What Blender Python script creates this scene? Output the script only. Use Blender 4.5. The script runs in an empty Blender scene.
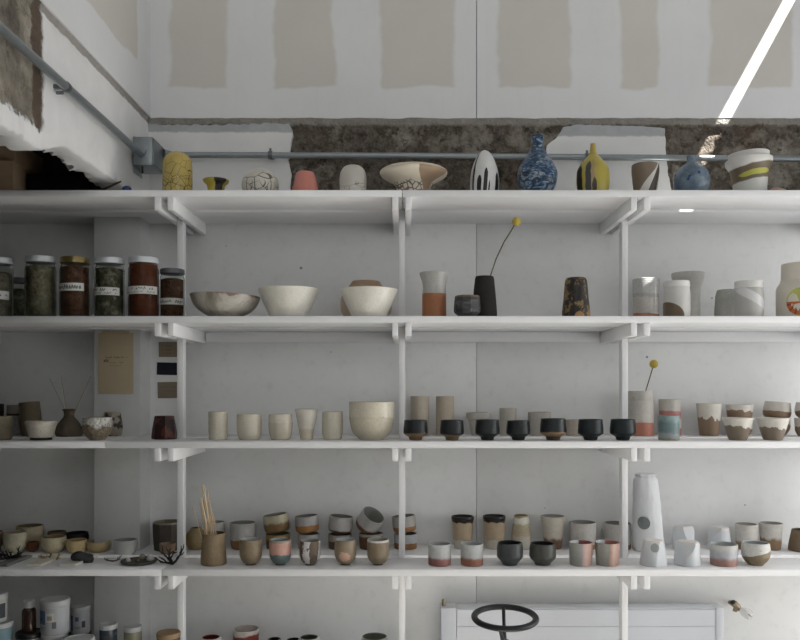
import bpy, bmesh, math, random
from mathutils import Vector, Matrix, noise

PI = math.pi
CAMZ = 1.5          # eye height; the camera stands at x=0, y=0 and looks along +Y
F, VX, HY = 800.0, 405.0, 390.0
COL = bpy.context.scene.collection

def PX(px, d): return (px - VX) * d / F
def PZ(py, d): return CAMZ + (HY - py) * d / F

D0 = 2.70                       # front edge of the shelf boards
POST0, POST1 = 2.892, 2.932     # posts stand in the slot between front and rear board
WALL = 3.14                     # back wall
TH = 0.0225                     # board thickness
SHELF = {1: CAMZ + .675, 2: CAMZ + .2497, 3: CAMZ - .1738, 4: CAMZ - .6058, 5: CAMZ - 1.035}
GAP = .0007                      # pots stand this far above the paint
FRONT, REAR = 2.775, 3.055      # depth of the front row and of the rear row

# ------------------------------------------------------------------ colours and materials
def lin(c):
    c = c / 255.0
    return c / 12.92 if c <= .04045 else ((c + .055) / 1.055) ** 2.4
SAT = .80                       # pigments of this room are muted
def C(r, g, b):
    m = .3 * r + .55 * g + .15 * b
    return tuple(lin(m + (v - m) * SAT) for v in (r, g, b)) + (1.0,)

class NB:
    """small node builder"""
    def __init__(s, name, rough=.5, spec=.4):
        s.m = bpy.data.materials.new(name); s.m.use_nodes = True
        s.t = s.m.node_tree
        s.b = s.t.nodes['Principled BSDF']
        s.b.inputs['Roughness'].default_value = rough
        s.b.inputs['Specular IOR Level'].default_value = spec
        tc = s.t.nodes.new('ShaderNodeTexCoord')
        s.co = tc.outputs['Object']
        s._sep = None
    def put(s, sock, v):
        if isinstance(v, bpy.types.NodeSocket): s.t.links.new(v, sock)
        else: sock.default_value = v
    def xyz(s):
        if s._sep is None:
            n = s.t.nodes.new('ShaderNodeSeparateXYZ'); s.put(n.inputs[0], s.co); s._sep = n
        return s._sep.outputs
    def math(s, op, a, b=0.0, c=None, clamp=False):
        n = s.t.nodes.new('ShaderNodeMath'); n.operation = op; n.use_clamp = clamp
        s.put(n.inputs[0], a); s.put(n.inputs[1], b)
        if c is not None: s.put(n.inputs[2], c)
        return n.outputs[0]
    def smooth(s, v, lo, hi):
        n = s.t.nodes.new('ShaderNodeMapRange'); n.interpolation_type = 'SMOOTHSTEP'
        s.put(n.inputs[0], v); n.inputs[1].default_value = lo; n.inputs[2].default_value = hi
        n.inputs[3].default_value = 0; n.inputs[4].default_value = 1
        return n.outputs[0]
    def mapped(s, scale=(1, 1, 1), loc=(0, 0, 0)):
        n = s.t.nodes.new('ShaderNodeMapping'); s.put(n.inputs[0], s.co)
        n.inputs[1].default_value = loc; n.inputs[3].default_value = scale
        return n.outputs[0]
    def noise(s, scale, detail=3, rough=.55, vec=None, dist=0.0):
        n = s.t.nodes.new('ShaderNodeTexNoise')
        s.put(n.inputs['Vector'], vec or s.co)
        n.inputs['Scale'].default_value = scale; n.inputs['Detail'].default_value = detail
        n.inputs['Roughness'].default_value = rough; n.inputs['Distortion'].default_value = dist
        return n.outputs['Fac']
    def voro(s, scale, vec=None, feature='F1', rnd=1.0):
        n = s.t.nodes.new('ShaderNodeTexVoronoi'); n.feature = feature
        s.put(n.inputs['Vector'], vec or s.co); n.inputs['Scale'].default_value = scale
        n.inputs['Randomness'].default_value = rnd
        return n.outputs['Distance']
    def mix(s, f, a, b, mode='MIX'):
        n = s.t.nodes.new('ShaderNodeMixRGB'); n.blend_type = mode
        s.put(n.inputs[0], f); s.put(n.inputs[1], a); s.put(n.inputs[2], b)
        return n.outputs[0]
    def ramp(s, f, stops):
        n = s.t.nodes.new('ShaderNodeValToRGB'); s.put(n.inputs[0], f)
        e = n.color_ramp.elements
        while len(e) > 1: e.remove(e[-1])
        e[0].position, e[0].color = max(0, stops[0][0]), stops[0][1]
        for p, c in stops[1:]:
            k = e.new(min(1, max(0, p))); k.color = c
        return n.outputs[0]
    def grey(s, v):
        n = s.t.nodes.new('ShaderNodeCombineXYZ')
        for i in range(3): s.put(n.inputs[i], v)
        return n.outputs[0]
    def az(s):      # angle round the vertical axis, 0 at the front, positive to the right
        o = s.xyz(); return s.math('ARCTAN2', o[0], s.math('MULTIPLY', o[1], -1.0))
    def bump(s, h, strength=.3, dist=.002):
        n = s.t.nodes.new('ShaderNodeBump'); n.inputs['Strength'].default_value = strength
        n.inputs['Distance'].default_value = dist; s.put(n.inputs['Height'], h)
        s.t.links.new(n.outputs[0], s.b.inputs['Normal'])
    def color(s, c): s.put(s.b.inputs['Base Color'], c); return s.m

_cache = {}
def plain(name, c, rough=.6, metal=0.0, mott=.12, scale=40, spec=.4, bump=.15):
    key = ('p', name)
    if key in _cache: return _cache[key]
    b = NB(name, rough, spec); b.b.inputs['Metallic'].default_value = metal
    n = b.noise(scale, 4)
    v = b.math('MULTIPLY_ADD', n, mott * 2, 1 - mott)
    b.bump(n, bump, .002)
    _cache[key] = b.color(b.mix(1.0, c, b.grey(v), 'MULTIPLY'))
    return _cache[key]

def bands(b, t, stops, soft):
    """hard-edged colour bands: [(start, colour), ...]"""
    out = [(0.0, stops[0][1])]
    for i in range(1, len(stops)):
        p = stops[i][0]
        out.append((p - soft, stops[i - 1][1])); out.append((p + soft, stops[i][1]))
    return b.ramp(t, out)

def G(stops, amp=.0, scale=30, soft=.02, rough=.45, speck=0, speckc=(30, 24, 18), mott=.10, rings=True, slant=0.0, zs=.4, spec=.4, name='stoneware_glaze', lump=.0):
    """closure: glaze in horizontal bands with a running, uneven edge"""
    if not isinstance(stops, list): stops = [(0, stops)]
    def make(h):
        b = NB(name, rough, spec); o = b.xyz()
        t = b.math('DIVIDE', o[2], h)
        if amp:
            n = b.noise(scale * 1.35, 4, .62, b.mapped((1, 1, zs)))
            t = b.math('ADD', t, b.math('MULTIPLY', b.math('SUBTRACT', n, .5), amp * 2.1))
        if slant: t = b.math('MULTIPLY_ADD', b.math('DIVIDE', o[0], h), slant, t)
        c = bands(b, t, stops, soft) if len(stops) > 1 else stops[0][1]
        n2 = b.noise(55, 4, .6); n3 = b.noise(15, 4, .65, b.mapped((1, 1, .6)))
        mo = b.math('ADD', n2, n3)
        c = b.mix(1.0, c, b.grey(b.math('MULTIPLY_ADD', mo, mott * 2.8, 1 - mott * 2.8)), 'MULTIPLY')
        if speck:
            sp = b.smooth(b.noise(420, 2, .5), .66 - .06 * speck, .70 - .05 * speck)
            c = b.mix(b.math('MULTIPLY', sp, .75), c, C(*speckc))
        if rings:
            w = b.math('SINE', b.math('MULTIPLY_ADD', n2, 3.0, b.math('MULTIPLY', o[2], 900)))
            b.bump(b.math('MULTIPLY_ADD', n2, 2.0 + lump, b.math('MULTIPLY', w, .35)), .25, .0012)
        else:
            b.bump(n2, .2 + lump, .002)
        return b.color(c)
    return make

# ------------------------------------------------------------------ mesh helpers
def tag(o, label=None, cat=None, group=None, kind=None):
    if label: o['label'] = label
    if cat: o['category'] = cat
    if group: o['group'] = group
    if kind: o['kind'] = kind
    return o

def empty(name, loc, label=None, cat=None, group=None, rz=0.0, kind=None):
    o = bpy.data.objects.new(name, None); COL.objects.link(o)
    o.location = loc; o.rotation_euler = (0, 0, rz); o.empty_display_size = .02
    return tag(o, label, cat, group, kind)

def link(name, bm, mats, parent=None, loc=(0, 0, 0), rot=(0, 0, 0), smooth=True, sharp=40):
    me = bpy.data.meshes.new(name)
    bmesh.ops.recalc_face_normals(bm, faces=bm.faces)
    bm.to_mesh(me); bm.free()
    for m in (mats if isinstance(mats, (list, tuple)) else [mats]): me.materials.append(m)
    if smooth:
        for p in me.polygons: p.use_smooth = True
        me.set_sharp_from_angle(angle=math.radians(sharp))
    o = bpy.data.objects.new(name, me); COL.objects.link(o)
    o.location = loc; o.rotation_euler = rot
    if parent: o.parent = parent
    return o

def add_box(bm, x0, x1, y0, y1, z0, z1, mat=0):
    v = [bm.verts.new((x, y, z)) for z in (z0, z1) for (x, y) in ((x0, y0), (x1, y0), (x1, y1), (x0, y1))]
    fs = []
    for q in ((0, 3, 2, 1), (4, 5, 6, 7), (0, 1, 5, 4), (1, 2, 6, 5), (2, 3, 7, 6), (3, 0, 4, 7)):
        f = bm.faces.new([v[i] for i in q]); f.material_index = mat; fs.append(f)
    return v

def box(name, x0, x1, y0, y1, z0, z1, mat, parent=None, bev=.002, loc=None, rot=(0, 0, 0)):
    bm = bmesh.new(); add_box(bm, x0, x1, y0, y1, z0, z1)
    if bev: bmesh.ops.bevel(bm, geom=list(bm.edges), offset=bev, segments=2, profile=.5, affect='EDGES')
    return link(name, bm, mat, parent, loc or (0, 0, 0), rot)

def spline(pts, n):
    """smooth profile through pairs: the longer-running coordinate stays monotone, no overshoot"""
    if len(pts) < 3: return [tuple(p) for p in pts]
    ax = 0 if abs(pts[-1][0] - pts[0][0]) <= 1.001 and pts[-1][0] <= 1.001 else 1     # the 0..1 share of height
    T = [p[ax] for p in pts]; R_ = [p[1 - ax] for p in pts]; m = []
    for i in range(len(pts)):
        a = (R_[i] - R_[i - 1]) / max(1e-6, T[i] - T[i - 1]) if i else None
        b_ = (R_[i + 1] - R_[i]) / max(1e-6, T[i + 1] - T[i]) if i < len(pts) - 1 else None
        if a is None: m.append(b_)
        elif b_ is None: m.append(a)
        else: m.append(0.0 if a * b_ <= 0 else 2 * a * b_ / (a + b_))
    out = []
    for i in range(len(pts) - 1):
        h = T[i + 1] - T[i]
        for k in range(n):
            u = k / n; u2, u3 = u * u, u * u * u
            r = (2 * u3 - 3 * u2 + 1) * R_[i] + (u3 - 2 * u2 + u) * h * m[i] + (3 * u2 - 2 * u3) * R_[i + 1] + (u3 - u2) * h * m[i + 1]
            out.append((T[i] + h * u, r) if ax == 0 else (r, T[i] + h * u))
    out.append(tuple(pts[-1]))
    return out

def add_lathe(bm, prof, seg=48, a0=None, a1=None, mat=0, ph=0.0, wob=0.0, seed=0.0):
    """revolve a list of (r, z); a0..a1 leaves a gap"""
    full = a0 is None
    n = seg if full else seg + 1
    rings = []
    for r, z in prof:
        ring = []
        for k in range(n):
            a = ph + 2 * PI * k / seg if full else a0 + (a1 - a0) * k / seg
            rr = r
            if wob and r > 1e-5:
                rr *= 1 + wob * noise.noise(Vector((1.3 * math.cos(a), 1.3 * math.sin(a), z * 22 + seed)))
            ring.append(bm.verts.new((rr * math.sin(a), -rr * math.cos(a), z)))
        rings.append(ring)
    for i in range(len(rings) - 1):
        for k in range(n if full else n - 1):
            k2 = (k + 1) % n
            f = bm.faces.new((rings[i][k], rings[i][k2], rings[i + 1][k2], rings[i + 1][k])); f.material_index = mat
    return rings

def add_tube(bm, pts, rad, seg=8, mat=0):
    pts = [Vector(p) for p in pts]
    rad = rad if isinstance(rad, (list, tuple)) else [rad] * len(pts)
    rings = []; up = None
    for i, p in enumerate(pts):
        t = (pts[min(i + 1, len(pts) - 1)] - pts[max(i - 1, 0)]).normalized()
        if up is None: up = Vector((0, 0, 1)) if abs(t.z) < .9 else Vector((1, 0, 0))
        u = (up - t * up.dot(t)).normalized(); w = t.cross(u); up = u
        rings.append([bm.verts.new(p + (u * math.cos(2 * PI * k / seg) + w * math.sin(2 * PI * k / seg)) * rad[i]) for k in range(seg)])
    for i in range(len(rings) - 1):
        for k in range(seg):
            f = bm.faces.new((rings[i][k], rings[i][(k + 1) % seg], rings[i + 1][(k + 1) % seg], rings[i + 1][k])); f.material_index = mat
    bm.faces.new(rings[0][::-1]).material_index = mat; bm.faces.new(rings[-1]).material_index = mat

def tube(name, pts, rad, mat, parent=None, seg=10, loc=(0, 0, 0)):
    bm = bmesh.new(); add_tube(bm, pts, rad, seg); return link(name, bm, mat, parent, loc)

def rock(name, mat, size, seed, parent=None, loc=(0, 0, 0), rot=(0, 0, 0), amp=.35, flat=-.55, sub=3):
    bm = bmesh.new(); bmesh.ops.create_icosphere(bm, subdivisions=sub, radius=1)
    for v in bm.verts:
        v.co *= 1 + amp * noise.noise(v.co * 1.3 + Vector((seed, 0, 0)))
        v.co.z = max(v.co.z, flat)
    zmin = min(v.co.z for v in bm.verts)
    for v in bm.verts: v.co = Vector((v.co.x * size[0], v.co.y * size[1], (v.co.z - zmin) * size[2]))
    return link(name, bm, mat, parent, loc, rot, sharp=60)

# ------------------------------------------------------------------ pots
def body_mesh(bm, outer, open_, th, floor=None, seg=48, ph=0.0, wob=0.0, seed=0.0, arc=None, round_rim=True):
    """closed solid of revolution; when open_, a hollow one with a rounded lip (inside = material 1)"""
    o = [(0.0, outer[0][1])] + list(outer)
    kw = dict(seg=seg, ph=ph, wob=wob, seed=seed)
    if arc: kw.update(a0=arc[0], a1=arc[1])
    if not open_:
        if o[-1][0] > 1e-5: o.append((0.0, o[-1][1]))
        add_lathe(bm, o, mat=0, **kw)
    else:
        rt, zt = o[-1]
        if round_rim: o += [(rt - th * .25, zt + th * .22), (rt - th * .7, zt + th * .22)]
        add_lathe(bm, o, mat=0, **kw)
        fl = floor if floor is not None else outer[0][1] + th * 1.4
        inn = [o[-1]] if round_rim else [o[-1]]
        for r, z in reversed(outer[:-1] if round_rim else outer):
            if z > fl: inn.append((max(r - th, .0005), z))
        last = inn[-1][0]
        inn += [(last * .9, fl), (0.0, fl)]
        if round_rim: inn.insert(1, (rt - th, zt - th * .3))
        add_lathe(bm, inn, mat=1, **kw)
    if arc and open_:       # close the two cut faces of the slice
        for a in arc:
            vs = [bm.verts.new((max(r, 1e-4) * math.sin(a), -max(r, 1e-4) * math.cos(a), z)) for r, z in o + inn[1:-1]]
            bm.faces.new(vs).material_index = 0
    bmesh.ops.remove_doubles(bm, verts=bm.verts, dist=1e-6)

SEED = [0.0]
DARKIN = {}
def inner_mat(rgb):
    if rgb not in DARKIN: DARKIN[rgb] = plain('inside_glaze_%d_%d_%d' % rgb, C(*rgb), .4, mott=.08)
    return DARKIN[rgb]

def pot(name, label, cat, cx, d, shelf, ytop, prof, mat, inside=(150, 148, 142), open_=True, th=.0045, group=None,
        smooth=5, seg=48, zb=None, ph=0.0, wob=.012, rot=(0, 0, 0), arc=None, parent=None, flat=False, dy=0.0, part=None, sharp=40):
    """a turned pot; prof is [(share of height, half width in photo pixels at its own distance)]"""
    zb = SHELF[shelf] + GAP if zb is None else zb
    k = d / F
    rt = prof[-1][1] * k
    dt = d if prof[-1][1] < 2 else (d - rt if ytop < HY else d + rt)
    h = PZ(ytop, dt) - zb
    pts = spline(prof, smooth) if smooth else prof
    outer = [(max(0.0, r) * k, t * h) for t, r in pts]
    SEED[0] += 7.3
    bm = bmesh.new()
    body_mesh(bm, outer, open_, th, seg=seg, ph=ph, wob=wob if not flat else 0, seed=SEED[0], arc=arc, round_rim=not flat)
    m = mat(h) if callable(mat) else mat
    o = link(name, bm, [m, inner_mat(inside)], parent, (PX(cx, d), d + dy, zb), rot, smooth=not flat, sharp=sharp)
    if parent: o.location = (0, 0, 0)
    elif label: tag(o, label, cat, group)
    o_h[o.name] = h
    return o
o_h = {}
def top_of(o): return o.location.z + o_h[o.name]

def CYL(h, b=.96): return [(0, h * b * .97), (.03, h * b), (.3, h * (b + 1) / 2), (1, h)]
def TAPER(b, t): return [(0, b * .97), (.03, b), (.5, (b + t) / 2), (1, t)]
def ROUND(h): return [(0, h * .44), (.05, h * .46), (.08, h * .58), (.18, h * .80), (.34, h * .96), (.55, h), (1, h * .99)]
def BELLY(h, b=.6): return [(0, h * b), (.06, h * (b + .08)), (.25, h * .9), (.5, h), (1, h * .97)]

def scribble(bm, place, u0, u1, v0, v1, n, w=.12, seed=1, mat=0):
    """a line of handwriting: small joined strokes; place(u, v) -> point"""
    r = random.Random(seed); du = (u1 - u0) / n; pts = []
    for i in range(n):
        if r.random() < .14:
            if len(pts) > 1: _ribbon(bm, place, pts, w * (v1 - v0), mat)
            pts = []; continue
        u = u0 + i * du
        pts += [(u + du * .1, v0 + (v1 - v0) * r.choice((.0, .05, .5))), (u + du * r.uniform(.3, .6), v0 + (v1 - v0) * r.uniform(.55, 1.0)), (u + du * .75, v0 + (v1 - v0) * r.uniform(0, .4))]
        if r.random() < .35:
            _ribbon(bm, place, pts, w * (v1 - v0), mat); pts = []
    if len(pts) > 1: _ribbon(bm, place, pts, w * (v1 - v0), mat)

def _ribbon(bm, place, pts, w, mat):
    for (a, b), (c, d) in zip(pts, pts[1:]):
        L = math.hypot(c - a, d - b) or 1e-9
        nx, ny = -(d - b) / L * w / 2, (c - a) / L * w / 2
        f = bm.faces.new([bm.verts.new(place(*q)) for q in ((a + nx, b + ny), (a - nx, b - ny), (c - nx, d - ny), (c + nx, d + ny))])
        f.material_index = mat
POWER = {'window_1': 15.0, 'window_2': 14.5, 'window_3': 31.0, 'added_sun_opening': 0.0}
P_SUN, EXPO = 28.0, 0.0
TINT = {'window_1': (.98, .99, 1.0), 'window_2': (.97, .985, 1.0), 'window_3': (1.0, .995, .99)}
# ------------------------------------------------------------------ materials of the setting
def mat_paint(name, c, rough=.55, mott=.07, grain=False, dirt=False):
    b = NB(name, rough, .35)
    if grain:
        n = b.noise(9, 5, .6, b.mapped((1, 7, 7), (.3, 0, 0)))
        n2 = b.noise(38, 3, .6, b.mapped((.25, 6, 6)))
        v = b.math('MULTIPLY_ADD', b.math('ADD', n, n2), mott, 1 - mott)
        c = b.mix(1.0, c, b.grey(v), 'MULTIPLY')
        k = b.voro(2.3, b.mapped((1, 3, 3), (.7, .2, .4)))
        c = b.mix(b.math('MULTIPLY', b.math('SUBTRACT', 1, b.smooth(k, .0, .035)), .55), c, C(120, 108, 98))
        b.bump(n2, .25, .0012)
    else:
        n = b.noise(2.3, 5, .62); n2 = b.noise(22, 4, .6)
        v = b.math('MULTIPLY_ADD', n, mott * 2.2, 1 - mott * 1.1)
        c = b.mix(1.0, c, b.grey(v), 'MULTIPLY')
        c = b.mix(b.math('MULTIPLY', b.smooth(n2, .5, .78), .12), c, C(150, 146, 138))
        if dirt:
            o = b.xyz()
            for px, py, r in ((301, 268, .007), (647, 357, .006), (712, 298, .004), (437, 300, .004), (331, 352, .003), (625, 352, .003), (226, 246, .003), (745, 505, .004), (545, 508, .003)):
                dx = b.math('SUBTRACT', o[0], (px - VX) * 3.14 / F); dz = b.math('SUBTRACT', o[2], PZ(py, 3.14))
                d = b.math('SQRT', b.math('ADD', b.math('MULTIPLY', dx, dx), b.math('MULTIPLY', dz, dz)))
                c = b.mix(b.math('MULTIPLY', b.math('SUBTRACT', 1, b.smooth(d, r * .5, r)), .7), c, C(70, 66, 62))
        b.bump(b.noise(140, 3), .08, .001)
    return b.color(c)

def mat_drywall(name, base, patchc, spans, zlow, axis, shift=0.0):
    b = NB(name, .75, .2); o = b.xyz()
    u = b.math('ADD', o[axis], b.math('MULTIPLY', b.math('SUBTRACT', b.noise(4, 4, .6, b.mapped((.5, .5, 1))), .5), .075))
    z = b.math('ADD', o[2], b.math('MULTIPLY', b.math('SUBTRACT', b.noise(6, 3, .5), .5), .06))
    m = None
    for a, e in spans:
        k = b.math('MULTIPLY', b.smooth(u, a - .011, a + .011), b.math('SUBTRACT', 1, b.smooth(u, e - .011, e + .011)))
        m = k if m is None else b.math('MAXIMUM', m, k)
    m = b.math('MULTIPLY', m, b.smooth(z, zlow - .005, zlow + .008))
    n = b.noise(3, 5, .6)
    c = b.mix(m, base, patchc)
    c = b.mix(1.0, c, b.grey(b.math('MULTIPLY_ADD', n, .16, .92)), 'MULTIPLY')
    sc = b.noise(30, 3, .6, b.mapped((1, 1, .12)))
    c = b.mix(b.math('MULTIPLY', b.smooth(sc, .52, .8), .12), c, C(205, 205, 205))
    return b.color(c)

def mat_concrete(name, zledge=None):
    b = NB(name, .95, .15); o = b.xyz()
    n1 = b.noise(5, 5, .65); n2 = b.noise(26, 5, .7); n3 = b.noise(90, 3, .6)
    c = b.ramp(n1, [(.34, C(70, 62, 53)), (.44, C(122, 112, 100)), (.52, C(92, 82, 70)), (.60, C(146, 138, 126)), (.70, C(170, 163, 152))])
    c = b.mix(b.math('MULTIPLY', b.smooth(n2, .52, .66), .85), c, C(58, 51, 44))
    c = b.mix(b.math('MULTIPLY', b.smooth(n3, .55, .75), .5), c, C(158, 152, 142))
    st = b.voro(17, None)
    c = b.mix(b.math('MULTIPLY', b.math('SUBTRACT', 1, b.smooth(st, .10, .34)), .45), c, C(128, 122, 114))
    rust = b.smooth(b.noise(2.2, 3, .5, b.mapped((1, 1, .35), (3.1, 0, 0))), .56, .72)
    c = b.mix(b.math('MULTIPLY', rust, .45), c, C(104, 72, 46))
    if zledge is not None:
        zz = b.math('MULTIPLY_ADD', b.math('SUBTRACT', n2, .5), .03, o[2])
        c = b.mix(b.math('MULTIPLY', b.smooth(zz, zledge - .004, zledge + .006), .7), c, C(166, 162, 154))
    b.bump(b.math('ADD', n2, n3), .9, .012)
    return b.color(c)

WHITE = mat_paint('white_painted_wood', C(236, 236, 237), .5, .04, grain=True)
WALLP = mat_paint('grey_white_wall_paint', C(229, 230, 229), .7, .10, dirt=True)
PIERP = mat_paint('white_pier_paint', C(206, 207, 206), .75, .10)
PLASTER = mat_paint('white_plaster', C(222, 222, 221), .75, .09)
CONC = mat_concrete('rough_concrete', PZ(125.5, 3.14))
def wx(px): return (px - VX) * 3.14 / F
DRY = mat_drywall('jointed_drywall', C(228, 229, 230), C(214, 210, 202), [(wx(a), wx(e)) for a, e in ((171, 228), (275, 334), (382, 455), (497, 568), (620, 658), (710, 792), (905, 960))], PZ(88, 3.14), 0)
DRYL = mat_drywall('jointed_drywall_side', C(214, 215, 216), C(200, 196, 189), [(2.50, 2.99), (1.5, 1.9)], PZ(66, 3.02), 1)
DARKGAP = plain('dark_gap', C(84, 82, 78), .9)
STEEL = plain('galvanised_steel', C(150, 158, 162), .38, .85, .14, 60)

# ------------------------------------------------------------------ the room
ROOM_L, ROOM_R, ROOM_F, CEIL = -2.3, 2.7, -1.6, 3.5
def struct(o): o['kind'] = 'structure'; return o

def fractal(p, s=1.0): return noise.fractal(Vector(p) * s, 1.0, 2.0, 4)

ZDRY = PZ(118, WALL)
SEAMX = wx(476.5)
# lower wall: two painted boards with an open seam, and what is fixed above them
wall_back = struct(box('wall_back', ROOM_L, ROOM_R, WALL + .02, WALL + .12, 0, CEIL, DARKGAP, bev=0))
box('painted_board', ROOM_L, SEAMX - .0008, WALL, WALL + .019, 0, 2.19, WALLP, wall_back, bev=.0008)
box('painted_board', SEAMX + .0008, ROOM_R, WALL, WALL + .019, 0, 2.19, WALLP, wall_back, bev=.0008)
for a, e in ((-1.0, SEAMX - .0014), (SEAMX + .0014, ROOM_R)):
    # drywall with a slightly ragged cut lower edge
    bm = bmesh.new(); n = 160; front = []
    lo = []; hi = []
    for i in range(n + 1):
        x = a + (e - a) * i / n
        z = ZDRY + .004 * fractal((x, 0, 0), 9)
        lo.append((bm.verts.new((x, WALL, z)), bm.verts.new((x, WALL + .018, z))))
        hi.append((bm.verts.new((x, WALL, CEIL)), bm.verts.new((x, WALL + .018, CEIL))))
    for i in range(n):
        bm.faces.new((lo[i][0], lo[i + 1][0], hi[i + 1][0], hi[i][0]))
        bm.faces.new((lo[i][0], lo[i][1], lo[i + 1][1], lo[i + 1][0]))
    bm.faces.new((lo[0][0], hi[0][0], hi[0][1], lo[0][1])); bm.faces.new((lo[n][0], lo[n][1], hi[n][1], hi[n][0]))
    link('drywall_panel', bm, DRY, wall_back, smooth=False)
# rough concrete band
bm = bmesh.new(); nx, nz = 420, 46; grid = []
for j in range(nz + 1):
    row = []
    for i in range(nx + 1):
        x = -1.02 + (ROOM_R + 1.02) * i / nx; z = 2.192 + (ZDRY + .006 - 2.192) * j / nz
        y = WALL + .008 + .016 * fractal((x, 0, z), 7) + .009 * fractal((x, 3, z), 24)
        if z > PZ(125, WALL): y = min(y - .008, WALL + .002)
        if z > ZDRY - .005: y = max(y, WALL + .001)
        row.append(bm.verts.new((x, min(y, WALL + .018), z)))
    grid.append(row)
for j in range(nz):
    for i in range(nx): bm.faces.new((grid[j][i], grid[j][i + 1], grid[j + 1][i + 1], grid[j + 1][i]))
link('concrete_band', bm, CONC, wall_back, sharp=80)

def mat_patch(name, ztop):
    b = NB(name, .75, .2); o = b.xyz()
    n = b.noise(24, 5, .65); n2 = b.noise(6, 4, .6)
    z = b.math('MULTIPLY_ADD', b.math('SUBTRACT', n, .5), .02, o[2])
    c = b.mix(b.smooth(z, ztop - .004, ztop + .004), C(230, 230, 229), b.mix(n, C(160, 164, 168), C(190, 193, 195)))
    c = b.mix(1.0, c, b.grey(b.math('MULTIPLY_ADD', n2, .2, .9)), 'MULTIPLY')
    b.bump(n, .3, .002)
    return b.color(c)

def plaster_patch(outline, ztop, rag=.004):
    """a skim of plaster: an outline on the wall, ragged at its edge, 1 cm thick"""
    pts = []
    m = len(outline)
    for i in range(m):
        (ax, ay), (bx_, by_) = outline[i], outline[(i + 1) % m]
        L = math.hypot(bx_ - ax, by_ - ay); k = max(1, int(L / 1.6))
        for q in range(k):
            t = q / k
            x, z = wx(ax + (bx_ - ax) * t), PZ(ay + (by_ - ay) * t, WALL)
            pts.append((x + rag * fractal((x, 1, z), 30), z + rag * fractal((x, 5, z), 30)))
    bm = bmesh.new()
    f = [bm.verts.new((x, WALL - .010, z)) for x, z in pts]; g = [bm.verts.new((x, WALL + .012, z)) for x, z in pts]
    bm.faces.new(f)
    for i in range(len(f)): bm.faces.new((f[i], f[(i + 1) % len(f)], g[(i + 1) % len(f)], g[i]))
    link('plaster_patch', bm, mat_patch('plaster_patch', ztop), wall_back, smooth=False)
plaster_patch([(143, 212), (143, 125), (200, 126), (290, 124), (293, 136), (288, 160), (292, 178), (289, 212)], PZ(133, WALL), .006)
plaster_patch([(548, 212), (546, 146), (556, 139), (563, 128), (574, 125.5), (640, 127), (664, 129), (665, 150), (667, 172), (674, 212)], PZ(137, WALL), .003)

# side wall above the opening, header over it, pier at the back
wall_left = struct(box('wall_left', -1.10, -1.0, ROOM_F, WALL + .02, ZDRY + .004, CEIL, DRYL, bev=0))
def mat_header():
    b = NB('broken_plaster_and_concrete', .85, .2); o = b.xyz()
    n1 = b.noise(6, 5, .65); n2 = b.noise(28, 5, .7); n3 = b.noise(9, 4, .6, None, .6)
    conc = b.ramp(n1, [(.32, C(84, 78, 68)), (.5, C(138, 130, 116)), (.66, C(176, 168, 154))])
    conc = b.mix(b.smooth(n2, .52, .72), conc, C(84, 76, 66))
    pl = b.mix(1.0, C(222, 222, 222), b.grey(b.math('MULTIPLY_ADD', n3, .22, .87)), 'MULTIPLY')
    y = b.math('MULTIPLY_ADD', b.math('SUBTRACT', n2, .5), .06, o[1])
    z = b.math('MULTIPLY_ADD', b.math('SUBTRACT', n2, .5), .09, o[2])
    rough = b.math('MULTIPLY', b.math('SUBTRACT', 1, b.smooth(y, 2.20, 2.215)), b.smooth(z, 2.215, 2.225))
    seam = b.math('MULTIPLY', b.smooth(y, 2.165, 2.18), b.math('SUBTRACT', 1, b.smooth(y, 2.20, 2.23)))
    seam = b.math('MULTIPLY', seam, b.smooth(z, 2.215, 2.225))
    top = b.smooth(b.math('MULTIPLY_ADD', b.math('SUBTRACT', n2, .5), .035, o[2]), ZDRY - .022, ZDRY - .012)
    c = b.mix(rough, pl, conc)
    c = b.mix(b.math('MULTIPLY', top, .85), c, b.mix(n2, C(100, 90, 80), C(160, 154, 146)))
    c = b.mix(b.math('MULTIPLY', seam, .85), c, C(82, 66, 52))
    b.bump(b.math('MULTIPLY', b.math('ADD', n2, n1), b.math('MULTIPLY_ADD', rough, .9, .12)), .8, .010)
    return b.color(c)
bm = bmesh.new(); ny = 230; rows = []
for i in range(ny + 1):
    y = .6 + (WALL + .02 - .6) * i / ny
    r1, r2, r3 = fractal((0, y, 0), 6), fractal((4, y, 0), 9), fractal((8, y, 0), 14); r4 = fractal((2, y, 0), 38)
    deep = .010 if y < 2.2 else .0
    q = max(0.0, min(1.0, (2.40 - y) / .22)); zb = 2.222 + .005 * r1 - .062 * q * q * (3 - 2 * q) + (.010 * r3 + .008 * r4) * q
    sec = [(-1.004 - .002 * r3, ZDRY + .006), (-1.012 - .006 * abs(r2), ZDRY - .012), (-1.006 - deep + .003 * r2, ZDRY - .03)]
    for k in range(1, 8):
        z = ZDRY - .03 + (zb + .012 - ZDRY + .03) * k / 8
        sec.append((-1.003 - (deep if z > 2.222 else 0) + .004 * fractal((1, y, z), 12), z))
    sec += [(-1.003 + .002 * r2, zb + .006), (-1.012 + .004 * r1, zb), (-1.05 + .006 * r3, zb + .004 * r2), (-1.080 + .022 * r2 + .022 * r4, zb + .014 * r3 + .008 * r4), (-1.100 + .028 * r2 + .032 * r4, zb + .030 + .03 * abs(r1) + .010 * r4), (-1.11, ZDRY)]
    rows.append([bm.verts.new((x, y, z)) for x, z in sec])
for i in range(ny):
    for k in range(len(rows[0]) - 1): bm.faces.new((rows[i][k], rows[i][k + 1], rows[i + 1][k + 1], rows[i + 1][k]))
    bm.faces.new((rows[i][-1], rows[i][0], rows[i + 1][0], rows[i + 1][-1]))
bm.faces.new(rows[0]); bm.faces.new(rows[-1][::-1])
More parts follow.
